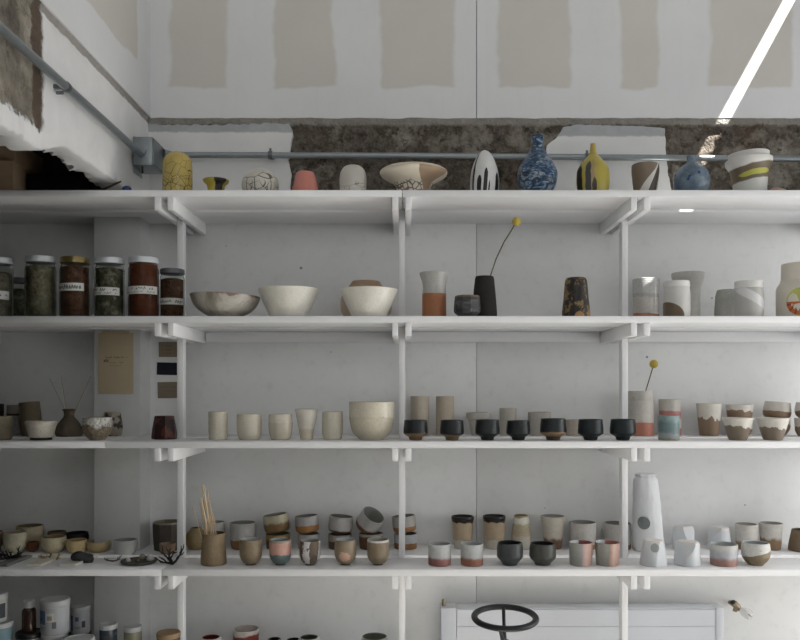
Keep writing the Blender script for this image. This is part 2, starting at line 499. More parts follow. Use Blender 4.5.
link('header', bm, mat_header(), wall_left, sharp=60)
box('added_light_blocker', -1.10, -1.0, ROOM_F, 1.93, 0, 2.26, PIERP, wall_left, bev=0)  # unseen wall, added to keep light off the left side
box('pier', -1.175, -1.0, 3.02, WALL + .02, 0, 2.23, PIERP, wall_left, bev=.004)

struct(box('wall_right', ROOM_R, ROOM_R + .1, ROOM_F, WALL + .12, 0, CEIL, PLASTER, bev=0))
ROOMGREY = plain('grey_rendered_wall', C(150, 150, 148), .85)
struct(box('wall_front', ROOM_L, ROOM_R, ROOM_F - .1, ROOM_F, 0, CEIL, ROOMGREY, bev=0))
struct(box('wall_side', ROOM_L - .1, ROOM_L, ROOM_F, WALL + .12, 0, CEIL, plain('brown_rendered_wall', C(104, 100, 92), .85), bev=0))
struct(box('floor', ROOM_L, ROOM_R, ROOM_F, WALL + .12, -.1, 0, plain('pale_concrete_floor', C(206, 202, 195), .6, 0, .12, 6), bev=0))

# ceiling with an added opening for floor-bounced sun and, near the back wall, a narrow open joint that lets a strip of sun in
SUN = Vector((1.53, -1.0, 2.80)).normalized()      # towards the sun
def to_ceiling(x, y, z):
    t = (CEIL - z) / SUN.z
    return Vector((x + SUN.x * t, y + SUN.y * t))
PA = to_ceiling(PX(817, WALL), WALL, PZ(-50, WALL)); PB = to_ceiling(PX(685, 2.935), 2.895, PZ(212, 2.935))
W2 = .023; SX = (PA.x + PB.x) / 2
SKY = (1.90, 2.67, -.05, 1.12)
bm = bmesh.new()
xs = sorted({ROOM_L, ROOM_R, SKY[0], SKY[1], SX - W2, SX + W2}); ys = sorted({ROOM_F, WALL + .12, SKY[2], SKY[3], PA.y, PB.y})
grid = {(x, y): bm.verts.new((x, y, CEIL)) for x in xs for y in ys}
for x0, x1 in zip(xs, xs[1:]):
    for y0, y1 in zip(ys, ys[1:]):
        cx_, cy_ = (x0 + x1) / 2, (y0 + y1) / 2
        if SKY[0] < cx_ < SKY[1] and SKY[2] < cy_ < SKY[3]: continue
        if abs(cx_ - SX) < W2 and PB.y < cy_ < PA.y: continue
        bm.faces.new((grid[x0, y0], grid[x0, y1], grid[x1, y1], grid[x1, y0]))
struct(link('ceiling', bm, PLASTER, smooth=False))

# unseen windows, right and behind camera: frames added on solid walls round area lamps
def window(name, c, u, w, v, h):
    """frame bars and a pane round the centre c; u, v are unit vectors along width and height"""
    r = struct(empty(name, c)); bm = bmesh.new(); nrm = u.cross(v)
    def bar(cu, cv, lu, lv):
        vs = []
        for s in (-.02, .03):
            for a, e in ((-1, -1), (1, -1), (1, 1), (-1, 1)): vs.append(bm.verts.new(u * (cu + a * lu / 2) + v * (cv + e * lv / 2) + nrm * s))
        for q in ((0, 1, 2, 3), (4, 5, 6, 7), (0, 1, 5, 4), (1, 2, 6, 5), (2, 3, 7, 6), (3, 0, 4, 7)): bm.faces.new([vs[i] for i in q])
    for s in (-1, 1): bar(s * w / 2, 0, .06, h + .06); bar(0, s * h / 2, w + .06, .06)
    bar(0, 0, .04, h)
    o = link('window_frame', bm, WHITE, r, smooth=False)
    return r
WINDOWS = [('window_1', (ROOM_R - .02, .75, 1.15), (0, 1, 0), 1.5, (0, 0, 1), 2.1, (-1, 0, 0)),
           ('window_2', (.4, ROOM_F + .02, 2.75), (1, 0, 0), 2.4, (0, 0, 1), 1.0, (0, 1, 0)),
           ('window_3', (ROOM_R - .02, 2.2, 1.15), (0, 1, 0), 1.1, (0, 0, 1), 2.1, (-1, 0, 0)),
           ('added_sun_opening', ((SKY[0] + SKY[1]) / 2, (SKY[2] + SKY[3]) / 2, CEIL + .02), (1, 0, 0), SKY[1] - SKY[0], (0, -1, 0), SKY[3] - SKY[2], (0, 0, -1))]
# ------------------------------------------------------------------ the shelving
shelving = empty('shelving_unit', (0, D0, 0), 'tall white painted timber shelving with thin posts and paired bracket arms along the back wall', 'shelving')
def sbox(name, x0, x1, y0, y1, z0, z1, m=WHITE, bev=.0015):
    """a part of the shelving, its own origin at its centre"""
    c = Vector(((x0 + x1) / 2, (y0 + y1) / 2, (z0 + z1) / 2))
    h = Vector((x1 - x0, y1 - y0, z1 - z0)) / 2
    o = box(name, -h.x, h.x, -h.y, h.y, -h.z, h.z, m, shelving, bev)
    o.location = c - Vector((0, D0, 0)); return o
JOINT = {1: PX(402.3, D0), 2: None, 3: PX(105, D0), 4: PX(162, D0), 5: None}
SL, SR = -1.95, 2.2
for k, z in SHELF.items():
    j = JOINT[k]; SR_K = SR if k < 5 else .06      # the lowest shelf stops short of the radiator
    for a, e in (((SL, j - .0012), (j + .0012, SR_K)) if j else ((SL, SR_K),)):
        sbox('front_board', a, e, D0, POST0 - .001, z - TH, z)
        sbox('rear_board', a, e, POST1 + .004, WALL - .002, z - TH, z)
POSTX = [-1.617, -.8135, -.011, .7955, 1.602]
for x in POSTX:
    sbox('post', x - .0112, x + .0112, POST0 + .001, POST1, 0, SHELF[1] - .002)
    for k, z in SHELF.items():
        if k == 5 and x > .5: continue
        for s in (-1, 1):
            c = x + s * .0222
            sbox('bracket_arm', c - .0104, c + .0104, D0 + .001, WALL - .003, z - TH - .0445, z - TH - .0003)
for a, e in zip(POSTX[1:-1], POSTX[2:]):
    sbox('wall_ledger', a + .036, e - .036, WALL - .022, WALL - .002, SHELF[2] - TH - .040, SHELF[2] - TH - .0006)

# ------------------------------------------------------------------ conduit, box, clips
pipe = empty('conduit_pipe', (0, 3.09, CAMZ + .905), 'grey steel conduit pipe running across the back wall behind the vases', 'pipe')
tube('pipe', [(-.902, 0, .003), (0, 0, .0), (ROOM_R - .02, 0, -.022)], .0118, STEEL, pipe, 16)
def saddle(parent, loc, along):
    bm = bmesh.new()
    if along == 'x':
        add_tube(bm, [(-.008, 0, 0), (.008, 0, 0)], .0152, 14); add_box(bm, -.008, .008, .010, .040, -.006, .006)
        add_box(bm, -.004, .004, -.004, .004, .014, .026)
    else:
        add_tube(bm, [(0, -.007, 0), (0, .007, 0)], .0146, 14); add_box(bm, -.034, -.010, -.007, .007, -.005, .005)
        add_box(bm, -.028, -.008, -.004, .004, -.021, -.013); add_box(bm, -.02, -.014, -.003, .003, .012, .026)
    link('pipe_clip', bm, plain('clip_steel', C(110, 116, 120), .4, .8), parent, loc, smooth=False)
saddle(pipe, (PX(270, 3.08), 0, .002), 'x'); saddle(pipe, (PX(587.5, 3.08), 0, -.006), 'x')
spipe = empty('conduit_pipe', (-.968, 1.9, CAMZ + .866), 'grey steel conduit pipe slanting in from upper left along the broken header', 'pipe')
tube('pipe', [(0, -1.2, 0), (0, .4, 0), (0, 1.03, .0)], .0125, STEEL, spipe, 16)
saddle(spipe, (0, .385, 0), 'y')
jb = empty('junction_box', (-.962, 2.995, CAMZ + .877), 'galvanised steel junction box in the corner where the two conduit pipes meet', 'junction box')
box('housing', -.036, .036, -.062, .066, -.052, .052, STEEL, jb, .003)
box('cover', .0362, .040, -.058, .062, -.048, .048, plain('cover_steel', C(132, 140, 144), .35, .85), jb, .001)
box('wall_mount_plate', -.0385, -.0365, -.045, .045, -.075, .060, STEEL, jb, .0005)
bm = bmesh.new(); add_tube(bm, [(-.004, -.062, -.002), (-.004, -.076, -.002)], .0175, 16); link('pipe_nut', bm, STEEL, jb)
bm = bmesh.new(); add_tube(bm, [(.036, .06, .028), (.058, .095, .028)], .0165, 16); link('pipe_nut', bm, STEEL, jb)
tube('screw', [(-.006, -.045, -.052), (-.006, -.045, -.078)], .004, plain('dark_screw', C(50, 46, 42), .5, .6), jb, 8)

# ------------------------------------------------------------------ under the header, top shelf left
CARD = plain('brown_cardboard', C(220, 184, 142), .8, 0, .10, 20)
def carton(name, label, x0, x1, y0, y1, z0, z1, m, flap=True, rz=0.0):
    r = empty(name, ((x0 + x1) / 2, (y0 + y1) / 2, z0), label, 'box', None, rz)
    hx, hy, h = (x1 - x0) / 2, (y1 - y0) / 2, z1 - z0
    box('carton_body', -hx, hx, -hy, hy, 0, h - .004, m, r, .003)
    for s in (-1, 1):
        box('flap', s * .001 if s > 0 else -hx, hx if s > 0 else -.001, -hy, hy, h - .0038, h - .0005, m, r, .001)
    bm = bmesh.new(); add_box(bm, -hx, hx, -.02, .02, h - .0005, h + .0004)
    link('tape', bm, plain('packing_tape', C(132, 98, 66), .35), r, smooth=False)
    return r
z1 = SHELF[1]
carton('cardboard_box', 'brown cardboard box on the top shelf at far left, lower of two', -1.72, PX(13.5, 2.78), 2.78, 3.02, z1, z1 + .125, CARD)
carton('cardboard_box', 'brown cardboard box lying on another box at far left under the header', -1.70, PX(15, 2.80), 2.80, 3.02, z1 + .126, z1 + .20, CARD)
carton('shade_box', 'added black box standing for deep shade under the broken header on top shelf', PX(26, 2.86), PX(74, 2.86), 2.86, 3.0, z1, z1 + .10, plain('shade_black', C(22, 21, 20), .7))  # black box added to darken the unlit space under the header
tube('stick', [(PX(88, 2.82), 2.82, z1 + .006), (PX(104, 2.80), 2.80, z1 + .028), (PX(121, 2.78), 2.78, z1 + .050)], [.005, .0045, .003], plain('brown_bark', C(84, 58, 42), .8), None, 8)
tag(bpy.data.objects['stick'], 'brown stick leaning at left end of top shelf beside a blue ball', 'stick')
rock('ball', plain('blue_glazed_ball', C(30, 52, 120), .25), (.016, .016, .0135), 3, None, (PX(127, 2.75), 2.75, z1), amp=.04, flat=-1)
tag(bpy.data.objects['ball'], 'small dark blue ball on the top shelf left of yellow vase', 'ball')
# ------------------------------------------------------------------ radiator, valve, handwheel
RAD = plain('radiator_enamel', C(206, 210, 217), .3, 0, .02, 10)
RY = 3.03
rad = empty('radiator', (PX(582, RY), RY, 0), 'white panel radiator low on the wall under the lowest full shelf', 'radiator')
rx0, rx1, rzt = PX(441, RY) - PX(582, RY), PX(724, RY) - PX(582, RY), PZ(608.5, RY)
bm = bmesh.new(); zz = [.12]
zs = [rzt - .004, rzt - .066, rzt - .069, rzt - .14, rzt - .143, rzt - .215, rzt - .218, .12]
prof = [(0.0, rzt - .004), (0.0, rzt - .066), (.003, rzt - .0675), (0.0, rzt - .069)]
z = rzt - .069
while z > .22:
    prof += [(0.0, z - .070), (.003, z - .0715), (0.0, z - .073)]; z -= .073
prof += [(0.0, .12), (.07, .12), (.07, rzt - .004)]
for xa, xb in ((rx0 + .060, rx1 - .032),):
    L = [bm.verts.new((xa, y, z)) for y, z in prof]; R_ = [bm.verts.new((xb, y, z)) for y, z in prof]
    n = len(prof)
    for i in range(n): bm.faces.new((L[i], L[(i + 1) % n], R_[(i + 1) % n], R_[i]))
    bm.faces.new(L); bm.faces.new(R_[::-1])
link('front_panel', bm, RAD, rad, smooth=False)
box('side_cover', rx0, rx0 + .058, -.004, .074, .11, rzt + .002, RAD, rad, .003)
box('side_cover', rx1 - .031, rx1, -.004, .074, .11, rzt + .002, RAD, rad, .003)
box('top_grille', rx0 + .058, rx1 - .031, .004, .07, rzt - .003, rzt + .001, RAD, rad, .001)
for s in (-.3, .3): box('wall_bracket', s - .02, s + .02, .070, .109, rzt - .2, rzt - .1, RAD, rad, .001)
tube('air_vent', [(rx0 + .012, .03, rzt), (rx0 + .012, .03, rzt + .028)], [.008, .006], plain('brass_vent', C(168, 150, 118), .35, .7), rad, 12)

VY = 3.06
valve = empty('radiator_valve', (PX(738, VY), VY + .012, PZ(607.5, VY)), 'brass thermostat valve with clear knob on the wall right of radiator', 'valve')
valve.scale = (.78, .78, .78)
BRASS = plain('worn_brass', C(150, 132, 104), .35, .75, .2, 60)
bm = bmesh.new()
add_tube(bm, [(0, .079, 0), (0, .02, 0), (0, -.01, 0)], [.012, .012, .013], 14)
add_tube(bm, [(-.016, -.004, .022), (0, -.004, 0), (.012, -.006, -.012)], [.014, .018, .013], 12)
add_tube(bm, [(-.006, -.006, .0), (-.012, -.006, -.022)], .011, 12)
link('valve_body', bm, BRASS, valve)
bm = bmesh.new(); add_tube(bm, [(-.019, -.006, .02), (-.024, -.008, .027)], .012, 12); link('wall_cap', bm, plain('black_plastic', C(28, 28, 28), .5), valve)
bm = bmesh.new(); add_tube(bm, [(.012, -.012, -.010), (.024, -.02, -.016), (.040, -.03, -.026), (.052, -.038, -.036), (.058, -.042, -.04)], [.012, .021, .025, .022, .010], 18)
link('knob', bm, plain('white_clear_plastic', C(226, 226, 224), .15, 0, .03), valve)
bm = bmesh.new(); add_tube(bm, [(.034, -.052, -.022), (.048, -.06, -.034)], .003, 8); link('knob_marker', bm, plain('grey_mark', C(140, 142, 145), .5), valve)

WY = 2.45
IRON = plain('black_painted_iron', C(26, 28, 30), .42, .0, .1, 30)
wz = PZ(617.5, WY)
wheel = empty('handwheel', (PX(505, WY), WY, 0), 'black iron handwheel on an upright shaft before the white radiator', 'handwheel')
bm = bmesh.new(); N_, M_ = 64, 14
ring = []
for i in range(N_):
    a = 2 * PI * i / N_
    ring.append([bm.verts.new(((.0935 + .0100 * math.cos(q)) * math.cos(a), (.0935 + .0100 * math.cos(q)) * math.sin(a), .0092 * math.sin(q))) for q in (2 * PI * k / M_ for k in range(M_))])
for i in range(N_):
    for k in range(M_): bm.faces.new((ring[i][k], ring[(i + 1) % N_][k], ring[(i + 1) % N_][(k + 1) % M_], ring[i][(k + 1) % M_]))
rim = link('rim', bm, IRON, wheel, (0, 0, wz), (math.radians(4.6), 0, 0))
for adeg in (86, 252):
    a = math.radians(adeg); c, s = math.cos(a), math.sin(a)
    tube('spoke', [(c * .094, s * .094, .001), (c * .080, s * .080, -.006), (c * .05, s * .05, -.040), (c * .014, s * .014, -.080)], [.0075, .0058, .0056, .0075], IRON, rim, 10)
bm = bmesh.new(); add_lathe(bm, [(0, -.072), (.013, -.072), (.016, -.078), (.016, -.105), (.012, -.11), (0, -.11)], 24); link('hub', bm, IRON, rim)
bm = bmesh.new(); add_lathe(bm, [(0, .03), (.012, .03), (.012, wz - .105), (0, wz - .105)], 20); link('shaft', bm, IRON, wheel)
bm = bmesh.new(); add_lathe(bm, [(0, 0), (.15, 0), (.15, .02), (.05, .035), (.03, .10), (0, .10)], 32); link('base', bm, IRON, wheel)

# ------------------------------------------------------------------ cards on the wall
def card(name, label, px0, py0, px1, py1, y, c, lines, ink, tilt=0.0, cat='card', group=None):
    x0, x1, zb, zt = PX(px0, y), PX(px1, y), PZ(py1, y), PZ(py0, y)
    r = empty(name, ((x0 + x1) / 2, y, zb), label, cat, group)
    w, h = (x1 - x0) / 2, zt - zb
    box('sheet', -w, w, -.004, -.0005, 0, h, plain('card_' + name + '_' + '_'.join(str(int(v * 99)) for v in c[:3]), c, .8, 0, .06, 30), r, .001, rot=(0, math.radians(tilt), 0))
    if lines:
        bm = bmesh.new()
        for i, (u0, u1, v, hh, n) in enumerate(lines):
            scribble(bm, lambda u, v_: (u, -.0046, v_), -w + u0 * 2 * w, -w + u1 * 2 * w, v * h, (v + hh) * h, n, .16, 5 + i)
        link('writing', bm, plain('ink_' + name, ink, .8), r, smooth=False)
    return r
kc = card('kraft_card', 'tall beige kraft card with a short handwritten note on the pier', 98.5, 333, 133.5, 394, 3.018, C(190, 172, 136), [(.20, .84, .585, .035, 13), (.16, .30, .52, .06, 3), (.32, .72, .50, .03, 8), (.34, .66, .455, .022, 7)], C(96, 82, 62))
w = (PX(133.5, 3.018) - PX(98.5, 3.018)) / 2
box('bent_top', -w * .8, w * .8, -.006, -.004, PZ(333, 3.018) - PZ(394, 3.018) - .006, PZ(331.3, 3.018) - PZ(394, 3.018), plain('kraft_fold', C(176, 156, 118), .8), kc, .001)
card('name_card', 'small brown card with dark lines, topmost of three by the left post', 159, 342, 178, 357, WALL, C(138, 120, 96), [(.36, .72, .68, .10, 4), (.34, .72, .44, .10, 4), (.36, .72, .20, .10, 4)], C(72, 56, 42))
card('name_card', 'small navy blue card, middle of three on wall by the left post', 157, 362.5, 179, 375, WALL, C(22, 26, 40), None, C(0, 0, 0), 1.5)
card('name_card', 'small brown card with two lines, lowest of three by the left post', 158, 382, 179, 398, WALL, C(132, 118, 96), [(.1, .92, .66, .06, 8), (.25, .92, .42, .06, 7)], C(74, 60, 46), -1)
# ================================================================== POTS
def crackle(base, line, scale, dens_low=True, rough=.3, zs=1.0, thick=.05, top=.75):
    def make(h):
        b = NB('crackle_glaze', rough, .45); o = b.xyz()
        n = b.noise(12, 2)
        v = b.mapped((1, 1, zs))
        e1 = b.voro(scale, v, 'DISTANCE_TO_EDGE'); e2 = b.voro(scale * 1.9, v, 'DISTANCE_TO_EDGE')
        t = b.math('DIVIDE', o[2], h)
        wdt = b.math('MAXIMUM', b.math('MULTIPLY_ADD', t, -thick * 1.1, thick * 1.25), .008)
        l1 = b.math('LESS_THAN', e1, wdt)
        l2 = b.math('MULTIPLY', b.math('LESS_THAN', e2, b.math('MULTIPLY', wdt, .9)), b.math('SUBTRACT', 1, b.smooth(t, top * .45, top * .7)))
        l = b.math('MULTIPLY', b.math('MAXIMUM', l1, l2), b.math('SUBTRACT', 1, b.smooth(t, top, top + .15)))
        c = b.mix(1.0, base, b.grey(b.math('MULTIPLY_ADD', n, .3, .85)), 'MULTIPLY')
        return b.color(b.mix(b.math('MULTIPLY', l, .85), c, line))
    return make

GRP1 = 'vases along the top shelf'
DT = 2.80
def top(*a, **k): return pot(*a, group=GRP1, **k)
top('vase', 'yellow crackle capsule vase with domed top beside the junction box', 'vase', 177.5, DT, 1, 152,
    [(0, 13.6), (.03, 14.3), (.3, 14.6), (.62, 14.6), (.78, 14.0), (.90, 11.2), (.97, 6.5), (1, 0.3)], crackle(C(190, 164, 74), C(84, 68, 30), 30, thick=.030, rough=.25), open_=False)
def splash(h):
    b = NB('yellow_black_splash', .35); a = b.az(); o = b.xyz()
    n = b.noise(30, 2)
    m = b.math('MULTIPLY', b.smooth(b.math('MULTIPLY_ADD', n, .5, a), .35, .42), b.math('SUBTRACT', 1, b.smooth(b.math('MULTIPLY_ADD', n, .4, a), 1.25, 1.35)))
    return b.color(b.mix(m, C(182, 162, 48), C(42, 36, 34)))
top('vase', 'small flared yellow vase with one black splash on its side', 'vase', 216, DT, 1, 177,
    [(0, 8.2), (.4, 8.2), (.6, 8.4), (.74, 9.4), (.88, 12.2), (1, 13)], splash, inside=(176, 158, 44))
top('vase', 'round white vase with black crackle lines like a ball', 'vase', 260.3, DT, 1, 168.5,
    [(0, 11), (.06, 14), (.2, 17.2), (.38, 18.3), (.58, 17.4), (.76, 14.2), (.9, 9), (.97, 4.6), (1, .3)], crackle(C(202, 198, 184), C(60, 54, 46), 19, thick=.034, zs=1.0, top=.72), open_=False)
top('vase', 'coral pink glossy cone vase with a flat top on the top shelf', 'vase', 305.5, DT, 1, 170.5,
    [(0, 14.6), (.25, 13.4), (.9, 9.6), (.97, 9.0), (1, 8.2)], G(C(212, 120, 104), rough=.08, spec=.6, rings=False, mott=.05, name='pink_gloss'), open_=False)
top('vase', 'white capsule vase with faint grey scratches left of the cream flared bowl', 'vase', 353, DT, 1, 165,
    [(0, 13.2), (.5, 13.4), (.72, 12.8), (.88, 10.2), (.96, 6.6), (1, .3)], crackle(C(200, 196, 184), C(104, 98, 88), 22, thick=.016, zs=1.6, top=.30), open_=False)
def creamcr(h):
    b = NB('cream_crackle', .5); o = b.xyz(); t = b.math('DIVIDE', o[2], h); a = b.az()
    n = b.noise(8, 4)
    e = b.voro(60, None, 'DISTANCE_TO_EDGE')
    l = b.math('MULTIPLY', b.math('LESS_THAN', e, .10), b.math('SUBTRACT', 1, b.smooth(b.math('MULTIPLY_ADD', b.noise(18), .4, t), .62, .72)))
    c = b.mix(1.0, C(214, 202, 180), b.grey(b.math('MULTIPLY_ADD', n, .24, .88)), 'MULTIPLY')
    c = b.mix(b.math('MULTIPLY', l, .8), c, C(50, 46, 38))
    edge = b.math('MULTIPLY_ADD', b.smooth(t, .2, .8), -.42, .58)      # bare clay sector, its left edge upright
    bare = b.math('MULTIPLY', b.math('GREATER_THAN', a, edge), b.math('LESS_THAN', a, b.math('MULTIPLY_ADD', t, .35, 1.0)))
    bare = b.math('MULTIPLY', bare, b.math('SUBTRACT', 1, b.smooth(t, .90, .95)))
    return b.color(b.mix(bare, c, b.mix(n, C(120, 94, 70), C(176, 148, 116))))
top('bowl', 'large cream flared bowl on a crackled foot with a bare brown sector', 'bowl', 413.5, DT, 1, 162,
    [(0, 16), (.3, 17), (.44, 18.5), (.58, 22.5), (.70, 28), (.82, 32.6), (.92, 33.8), (.97, 33), (1, 31.5)], creamcr, inside=(186, 166, 136), th=.009, seg=72)
def egg(h):
    b = NB('white_black_drips', .3); a = b.az(); o = b.xyz(); t = b.math('DIVIDE', o[2], h)
    m = None
    for c0, w, hh in ((-.95, .10, .62), (-.42, .16, .40), (.02, .13, .55), (.30, .05, .28), (1.0, .22, .48), (1.5, .2, .3), (2.4, .3, .5)):
        k = b.math('MULTIPLY', b.math('LESS_THAN', b.math('ABSOLUTE', b.math('SUBTRACT', b.math('MULTIPLY_ADD', t, -.25, b.math('ADD', a, .12)), c0)), w), b.math('LESS_THAN', b.math('MULTIPLY_ADD', b.math('POWER', b.math('DIVIDE', b.math('ABSOLUTE', b.math('SUBTRACT', b.math('MULTIPLY_ADD', t, -.25, b.math('ADD', a, .12)), c0)), w), 2.0), .10, t), hh))
        m = k if m is None else b.math('MAXIMUM', m, k)
    line = b.math('MULTIPLY', b.math('LESS_THAN', b.math('ABSOLUTE', b.math('ADD', a, .98)), .11), b.math('GREATER_THAN', t, .3))
    c = b.mix(1.0, C(214, 214, 212), b.grey(b.math('MULTIPLY_ADD', b.noise(30, 4), .2, .9)), 'MULTIPLY')
    c = b.mix(line, c, C(84, 82, 66))
    return b.color(b.mix(m, c, C(22, 22, 20)))
top('vase', 'white egg-shaped vase with black glaze drips rising from its base', 'vase', 484.6, DT, 1, 150,
    [(0, 13), (.12, 14.2), (.3, 14.5), (.5, 13.6), (.7, 11.2), (.86, 7.8), (.95, 4.6), (1, .3)], egg, open_=False)
def marbled(h):
    b = NB('blue_marbled_glaze', .3); n = b.noise(34, 4, .6, b.mapped((1, 1, 1.9)), 1.4); n2 = b.noise(30, 3, .6, b.mapped((1, 1, 1.4), (2, 1, 0)), .8)
    c = b.ramp(n, [(.34, C(18, 32, 56)), (.45, C(36, 66, 104)), (.54, C(68, 104, 138)), (.64, C(150, 166, 172)), (.72, C(60, 92, 124))])
    c = b.mix(b.smooth(n2, .60, .70), c, C(168, 150, 124))
    return b.color(b.mix(b.math('MULTIPLY', b.smooth(n2, .30, .40), -.6), c, C(14, 22, 40)))
top('vase', 'blue marbled bottle vase with a narrow neck and wide belly', 'vase', 537.3, DT, 1, 134,
    [(0, 12), (.08, 15), (.22, 18.8), (.36, 20), (.48, 18.2), (.62, 13.2), (.72, 9), (.79, 6.6), (.88, 5.7), (1, 6.4)], marbled, inside=(40, 60, 80))
def gourd(h):
    b = NB('yellow_striped_glaze', .28); a = b.az(); o = b.xyz(); t = b.math('DIVIDE', o[2], h)
    n = b.noise(26, 3); aw = b.math('MULTIPLY_ADD', b.math('SUBTRACT', n, .5), .25, a)
    c = b.mix(1.0, C(182, 164, 58), b.grey(b.math('MULTIPLY_ADD', b.noise(14, 3), .3, .85)), 'MULTIPLY')
    def st(c0, w, hh):
        q = b.math('DIVIDE', b.math('ABSOLUTE', b.math('SUBTRACT', aw, c0)), w)
        return b.math('MULTIPLY', b.math('SUBTRACT', 1, b.smooth(q, .85, 1.0)), b.math('SUBTRACT', 1, b.smooth(b.math('MULTIPLY_ADD', b.math('POWER', q, 2.0), .12, t), hh - .03, hh + .02)))
    c = b.mix(st(-1.25, .32, .58), c, C(52, 44, 40)); c = b.mix(st(-.52, .20, .62), c, C(72, 70, 72))
    c = b.mix(st(-.20, .10, .66), c, C(168, 138, 96)); c = b.mix(st(-.14, .16, .30), c, C(58, 54, 52))
    c = b.mix(st(1.45, .25, .34), c, C(60, 44, 44)); c = b.mix(st(2.5, .4, .6), c, C(56, 50, 46))
    return b.color(b.mix(b.smooth(t, .78, .9), c, C(186, 158, 66)))
top('vase', 'yellow gourd vase with brown stripes and pinched neck on the top shelf', 'vase', 593, DT, 1, 143,
    [(0, 14), (.1, 15.2), (.3, 16.3), (.46, 16), (.6, 13), (.7, 8.6), (.79, 4.6), (.88, 3), (1, 2.4)], gourd, open_=False)
def swoosh(h):
    b = NB('brown_white_swoosh', .45); a = b.az(); o = b.xyz(); t = b.math('DIVIDE', o[2], h)
    d = b.math('SUBTRACT', a, b.math('MULTIPLY_ADD', t, 1.5, -.62))
    c = b.mix(1.0, C(128, 110, 90), b.grey(b.math('MULTIPLY_ADD', b.noise(20, 4), .4, .8)), 'MULTIPLY')
    c = b.mix(b.math('GREATER_THAN', d, .1), c, C(78, 68, 58))
    wv = b.math('MULTIPLY_ADD', t, -.5, .48)
    c = b.mix(b.math('LESS_THAN', b.math('ABSOLUTE', d), b.math('MAXIMUM', wv, .09)), c, C(208, 204, 196))
    return b.color(b.mix(b.math('LESS_THAN', b.math('ABSOLUTE', b.math('SUBTRACT', a, b.math('MULTIPLY_ADD', t, .35, .92))), .10), c, C(200, 196, 188)))
top('cup', 'brown tapered cup with a white diagonal swoosh right of the yellow gourd', 'cup', 645.3, DT, 1, 161.5,
    [(0, 9.5), (.1, 10.6), (.5, 12.6), (.85, 13.6), (1, 13.3)], swoosh, inside=(120, 100, 80))
def bluesp(h):
    b = NB('grey_blue_spotted', .25); n = b.noise(16, 3); v = b.voro(34)
    c = b.ramp(n, [(.3, C(70, 92, 116)), (.55, C(108, 128, 146)), (.75, C(136, 150, 160))])
    c = b.mix(b.math('SUBTRACT', 1, b.smooth(v, .14, .24)), c, C(34, 66, 124))
    return b.color(b.mix(b.math('MULTIPLY', b.smooth(b.noise(60, 3), .55, .7), .35), c, C(150, 158, 160)))
top('vase', 'round grey-blue spotted vase with a short neck lit by the sun strip', 'vase', 691.6, DT, 1, 155,
    [(0, 11), (.08, 14), (.25, 17), (.42, 17.8), (.58, 16.2), (.70, 12.6), (.79, 8), (.83, 5), (.9, 4.4), (1, 4.8)], bluesp, inside=(60, 76, 84))
def brushband(h):
    b = NB('white_brush_band', .45); o = b.xyz(); a = b.az()
    t = b.math('DIVIDE', o[2], h); t = b.math('MULTIPLY_ADD', o[0], -1.1, t)
    n = b.math('MULTIPLY', b.math('SUBTRACT', b.noise(14, 3, .6, b.mapped((1, 1, .4))), .5), .1); t = b.math('ADD', t, n)
    c = bands(b, t, [(0, C(206, 206, 198)), (.36, C(118, 100, 76)), (.70, C(212, 210, 204))], .012)
    m = b.math('MULTIPLY', b.math('LESS_THAN', b.math('ABSOLUTE', b.math('SUBTRACT', t, .50)), b.math('MULTIPLY_ADD', b.math('POWER', b.math('ABSOLUTE', a), 4.0), -.05, .062)), b.math('LESS_THAN', b.math('ABSOLUTE', b.math('ADD', a, .05)), 1.05))
    return b.color(b.mix(m, c, C(186, 184, 66)))
top('pot', 'white flared pot with a brown band and yellow-green brushstroke at right', 'pot', 750.5, DT, 1, 148.5,
    [(0, 15.2), (.2, 15.8), (.5, 17.6), (.66, 19), (.78, 22), (.86, 22.2), (.885, 20.2), (.9, 19.2), (1, 19.6)], brushband, inside=(186, 184, 178), rot=(0, math.radians(-3.0), 0))
rock('stone', plain('peach_stone', C(196, 150, 132), .6), (.030, .022, .016), 9, None, (PX(778, 2.76), 2.77, SHELF[1] + GAP), amp=.3)
tag(bpy.data.objects['stone'], 'flat peach stone at the right end of the top shelf', 'stone')

